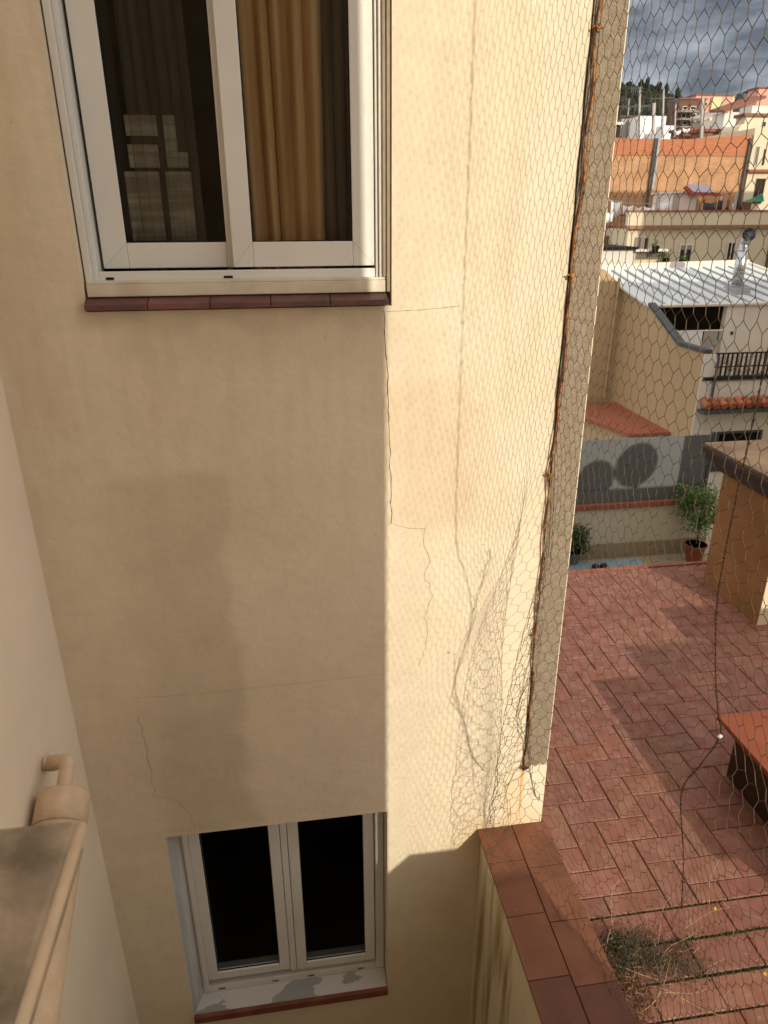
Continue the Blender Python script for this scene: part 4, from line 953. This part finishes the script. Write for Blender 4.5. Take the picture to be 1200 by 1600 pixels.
cloth(1149, 313, 1160, 330, 33.2, 'darkcloth', 'dark shirt hanging farthest right by the brick wall end')
cl = thing('clothes_line', 'thin clothes line stretched over the roof terrace laundry', 'clothes line'); m = MB()
m.tube([P(948, 312, 32.7), P(985, 318, 32.7), P(1025, 318, 32.9), P(1050, 303, 33.5)], .02, 4); m.build('line', M['pole'], cl)
for u_ in (1025, 1147): bx(P(u_, 320, 33).x-.04, P(u_, 320, 33).x+.04, 32.9, 32.98, zf, P(u_, 300, 33).z).build('post', M['pole'], cl)

# ------------------------------------------------------------------ brick party wall (E)
YB = 40.0
be = thing('brick_wall', 'long bare brick party wall with a redder hollow brick top course', 'wall')
x0, x1, z0, z1 = rect(930, 235, 1171, 345, YB); ztop_ = P(1050, 216, YB).z
bx(x0-2, x1, YB, YB+7, -14, z1-.3).build('lower_brickwork', M['brick'], be)
upm = mat('hollow_brick', (.46, .19, .10), .85, col2=(.34, .12, .06), scale=3, stretch=(.6, 1, 7), lo=.3, hi=.7)
vs = [(x0-2, YB-.02, z1-.299)]; n_ = 14
bot = [(x0-2, YB-.03, z1-.29), (x1, YB-.03, z1-.29)]
tops = [(x0-2+(x1-x0+2)*i/n_, YB-.03, ztop_+.05*math.cos(i*6.28/n_)+(.18 if i > n_*.75 else 0)*((i/n_-.75)*4)) for i in range(n_, -1, -1)]
MB().prism(bot+tops, (0, 7, 0)).build('top_course', upm, be)
m = MB()
for (u0, u1) in ((1025, 1019), (1173, 1163)):
    a = P(u0, 216, YB-.1); b = P(u1, 312, YB-.1); m.tube([(a.x, YB-.12, a.z), (a.x-.05, YB-.12, b.z-1)], .07, 6)
m.build('downpipe', M['slate'], be)
a = P(1029, 216, YB-.1); MB().tube([(a.x+.02, YB-.14, a.z), (a.x, YB-.14, a.z-2.6)], .08, 6).build('grey_duct', M['pole'], be)
# right neighbour (F)
rf_ = thing('cream_corner_house', 'cream house with balcony and awning at the right end of the brick wall', 'house')
x0 = P(1173, 240, YB).x
bx(x0, x0+9, YB-.04, YB+6, -14, P(1180, 200, YB).z).build('wall', M['beige'], rf_)
window(rf_, 1177, 229, 1187, 259, YB-.04, 'white', 'darkglass', 2); window(rf_, 1190, 233, 1197, 258, YB-.04, 'slate', 'dark', 1)
window(rf_, 1175, 279, 1196, 318, YB-.04, 'roofbrown', 'dark', 2)
bx(P(1163, 300, YB-.5).x, P(1192, 300, YB-1.5).x, YB-.7, YB-.2, P(1170, 328, YB-1.5).z, P(1170, 315, YB-1.5).z).build('planter', M['brownr'], rf_)
MB().prism([P(1162, 315, YB-1.6), P(1194, 315, YB-1.6), P(1192, 302, YB-1.4), P(1180, 309, YB-1.4)], (0, .15, 0)).build('green_awning', M['greencloth'], rf_)
bx(x0-.1, x0+9, YB-.3, YB-.05, P(1180, 265, YB).z-.12, P(1180, 265, YB).z).build('ledge', M['redcap'], rf_)
# ------------------------------------------------------------------ roofs beyond
def block(name, label, u0, v0, u1, v1, Y, d, m, roof=None, wins=(), cat='house', pitch=0, roofm='roofred'):
    x0, x1, z0, z1 = rect(u0, v1, u1, v0, Y); z0, z1 = min(z0, z1), max(z0, z1)
    t = thing(name, label, cat); d = max(1.0, d*.22); bx(x0, x1, Y, Y+d, z0-6, z1).build('wall', M[m], t)
    if roof == 'flat': bx(x0-.15, x1+.15, Y-.15, Y+d+.1, z1+.001, z1+.18).build('roof', M[roofm], t)
    if roof == 'lean':
        MB().prism([(x0-.3, Y-.4, z1-.1), (x1+.3, Y-.4, z1-.1+pitch), (x1+.3, Y-.4, z1+.15+pitch), (x0-.3, Y-.4, z1+.15)], (0, d+.6, .3)).build('roof', M[roofm], t)
    for w_ in wins: window(t, *w_, Y, leaves=1)
    return t
block('white_roof_house', 'bright white rooftop room with parapet above the left of the brick wall', 1000, 181, 1037, 216, 60, 8, 'cloth', None)
o = block('white_annex', 'smaller bright white rooftop room lower on the right of the taller one', 1036, 196, 1052, 216, 58, 5, 'cloth', None)
block('grey_shed_house', 'grey weathered rooftop shed left of the bright white room', 972, 184, 998, 216, 62, 6, 'greyr', 'flat', roofm='roofbrown')
block('dark_porch', 'dark rooftop porch with white posts at the far left of the skyline', 955, 195, 968, 216, 59, 3, 'dark', 'flat', roofm='cloth')
block('brown_balcony_block', 'dark brown apartment block with stacked balconies before the pink block', 1062, 155, 1094, 216, 110, 14, 'brownr', 'flat', [(1066, 166, 1074, 172), (1078, 166, 1088, 172), (1064, 177, 1072, 184), (1078, 177, 1088, 184), (1066, 189, 1074, 195), (1078, 189, 1087, 195)], 'building')
for k, v_ in enumerate((173, 185, 197)):
    x0, x1, z0, z1 = rect(1060, v_+3, 1090, v_, 109); o = bx(x0, x1, 108.6, 109.9, z0, z1).build('balcony', M['shutter'], bpy.data.objects['brown_balcony_block'])
block('pink_block', 'tall pink apartment block with a cream stair bay on the skyline', 1088, 149, 1135, 216, 130, 16, 'pink', 'flat', [(1101, 160, 1105, 165), (1124, 158, 1129, 163), (1124, 169, 1129, 174)], 'building')
x0, x1, z0, z1 = rect(1112, 200, 1119, 152, 129.9); bx(x0, x1, 129.5, 129.95, z0, z1).build('stair_bay', M['yellowr'], bpy.data.objects['pink_block'])
block('yellow_block', 'yellow apartment block right of the pink block', 1133, 151, 1163, 216, 150, 14, 'yellowr', 'flat', [(1137, 157, 1142, 161), (1147, 157, 1152, 161)], 'building', roofm='beige')
block('grey_gable_house', 'dark grey gable house on the skyline at the right', 1162, 146, 1188, 216, 140, 12, 'slate', None)
block('red_top_house', 'pale pink house with a dark red top at the right skyline', 1186, 138, 1215, 216, 95, 10, 'pink', 'flat')
block('long_grey_house', 'long grey house with weathered walls under the pink block', 1098, 188, 1140, 216, 85, 10, 'greyr', 'lean', [(1108, 196, 1111, 202), (1121, 196, 1124, 202)], pitch=1.4, roofm='greyr')
block('red_roofed_house', 'white walled house with a sloping old red tile roof', 1133, 175, 1178, 216, 75, 10, 'white', 'lean', [(1152, 185, 1160, 198)], pitch=1.3)
block('pale_gable_house', 'pale pink gable house at the right edge of the skyline', 1176, 165, 1215, 216, 70, 9, 'white', None, [(1192, 190, 1199, 200)])
block('low_tiled_house', 'low house with dark old roof tiles just above the brick wall', 1096, 206, 1142, 222, 50, 6, 'roofred', 'flat')
block('cream_gable_front', 'cream house front above the right end of the brick wall', 1165, 182, 1215, 220, 48, 4, 'beige', 'flat', [(1190, 190, 1197, 198)])
# rounded tank
tk = P(1148, 208, 46); tkk = MB(); tkk.tube([(tk.x, 45, tk.z), (tk.x, 47, tk.z)], .42, 20); tag(tkk.build('water_tank', M['beige']), 'round pale water tank standing end on above the brick wall', 'water tank')
# clutter between
cl2 = [(1060, 206, 1080, 216, 'roofred', 'low clutter of old roof tiles beside the white sheet', 52), (1082, 203, 1094, 216, 'brownr', 'dark low roof hut left of the grey mast', 53)]
for u0, v0, u1, v1, m_, lb, Y_ in cl2: block('roof_hut', lb, u0, v0, u1, v1, Y_, 3, m_, 'flat', cat='hut')
cloth(1054, 203, 1064, 209, 51, 'cloth', 'white sheet blowing on a roof line beyond the brick wall', None); cloth(1066, 200, 1078, 206, 51.5, 'cloth', 'white sheet hanging right of another beyond the brick wall', None)
# antennas and masts
def antenna(name, u_, vt_, vb_, Y, arms, label, r=.045, m='pole', cat='antenna'):
    t = thing(name, label, cat); a = P(u_, vt_, Y); b = P(u_-2, vb_, Y); MB().tube([(b.x, Y, b.z), (a.x, Y, a.z)], r, 6).build('mast', M[m], t)
    if arms:
        mm = MB()
        for (v_, l0, l1) in arms:
            c = P(u_, v_, Y); k_ = Y/FPX; mm.tube([(c.x-l0*k_, Y, c.z), (c.x+l1*k_, Y, c.z+.1)], r*.5, 4)
            for q in range(6):
                xx = c.x-l0*k_+(l0+l1)*k_*q/5; mm.tube([(xx, Y-.25, c.z+.02), (xx, Y+.25, c.z+.06)], r*.3, 4); mm.tube([(xx, Y, c.z-.16), (xx, Y, c.z+.2)], r*.3, 4)
        mm.build('boom', M['slate'], t)
antenna('roof_antenna', 1000, 137, 216, 47, [(140, 13, 3), (168, 36, 14)], 'tall roof antenna with two booms left of the white rooftop room', group_ if False else .07) if False else antenna('roof_antenna', 1000, 137, 216, 47, [(140, 13, 3), (168, 36, 14)], 'tall roof antenna with two booms left of the white rooftop room', .07)
antenna('roof_antenna', 1037, 141, 216, 47.5, [(155, 20, 16)], 'tall roof antenna with one boom above the white rooftop room', .06)
antenna('roof_antenna', 1056, 160, 214, 48, [(163, 14, 4), (160, 4, 3)], 'shorter roof antenna left of the dark brown apartment block', .05)
antenna('roof_antenna', 983, 155, 182, 64, [(157, 11, 2), (168, 10, 20)], 'small roof antenna at the far left before the dark hill', .05)
antenna('roof_mast', 1022, 161, 216, 46, [], 'short grey chimney pipe before the white rooftop room', .10, cat='mast')
antenna('roof_mast', 1098, 153, 216, 45, [], 'tall thick grey mast before the pink apartment block', .10, cat='mast')
# ------------------------------------------------------------------ hill
YH = 300
prof = [(900, 150), (950, 143), (968, 138), (985, 133), (1003, 134), (1020, 138), (1040, 146), (1056, 153), (1075, 160), (1100, 165), (1135, 160), (1155, 152), (1175, 147), (1195, 143), (1230, 140), (1400, 120), (1600, 130)]
hm = MB(); vs = []
for (u_, v_) in prof:
    t_ = P(u_, v_, YH); vs += [(t_.x, YH-110, -14), (t_.x, YH-40, t_.z*.55), (t_.x, YH, t_.z), (t_.x, YH+120, -14)]
hm.add(vs, [(4*i+k, 4*i+4+k, 4*i+5+k, 4*i+1+k) for i in range(len(prof)-1) for k in range(3)])
hm.build('hill', M['hillm'], smooth=True); tag(bpy.data.objects['hill'], 'dark wooded hill behind the roofs', kind='structure')
import bisect
def hill_z(x, y):
    # ridge height at x, falling towards the viewer
    xs = [P(u_, v_, YH).x for u_, v_ in prof]; zs = [P(u_, v_, YH).z for u_, v_ in prof]; i = max(1, min(len(xs)-1, bisect.bisect(xs, x))); t = (x-xs[i-1])/(xs[i]-xs[i-1]); z_ = zs[i-1]+(zs[i]-zs[i-1])*t
    if y > YH-40: return z_*.55+(z_*.45)*(y-(YH-40))/40
    return -14+(z_*.55+14)*(y-(YH-110))/70
ico = bmesh.new(); bmesh.ops.create_icosphere(ico, subdivisions=1, radius=1); iv = [v.co.copy() for v in ico.verts]; if_ = [tuple(v.index for v in f.verts) for f in ico.faces]; ico.free()
fm = MB()
for _ in range(4200):
    y = random.uniform(YH-100, YH+2); x = random.uniform(P(940, 140, y).x, P(1215, 140, y).x); z_ = hill_z(x, y); r_ = random.uniform(.6, 1.4)
    fm.add([Vector((x, y, z_-r_*.2))+Vector((v.x*r_, v.y*r_, v.z*r_*random.uniform(.8, 1.3)))*random.uniform(.8, 1.2) for v in iv], if_)
for _ in range(12):
    u_ = random.uniform(955, 1070); y = YH-random.uniform(0, 6); x = P(u_, 140, y).x; z_ = hill_z(x, YH)
    fm.tube([(x, y, z_-1), (x, y, z_+1), (x, y, z_+random.uniform(1.6, 2.6))], [.7, .8, .1], 6)
fm.build('hill_wood', M['wood'], fixn=False); tag(bpy.data.objects['hill_wood'], 'dark pine and cypress wood covering the hill', 'wood', kind='stuff')
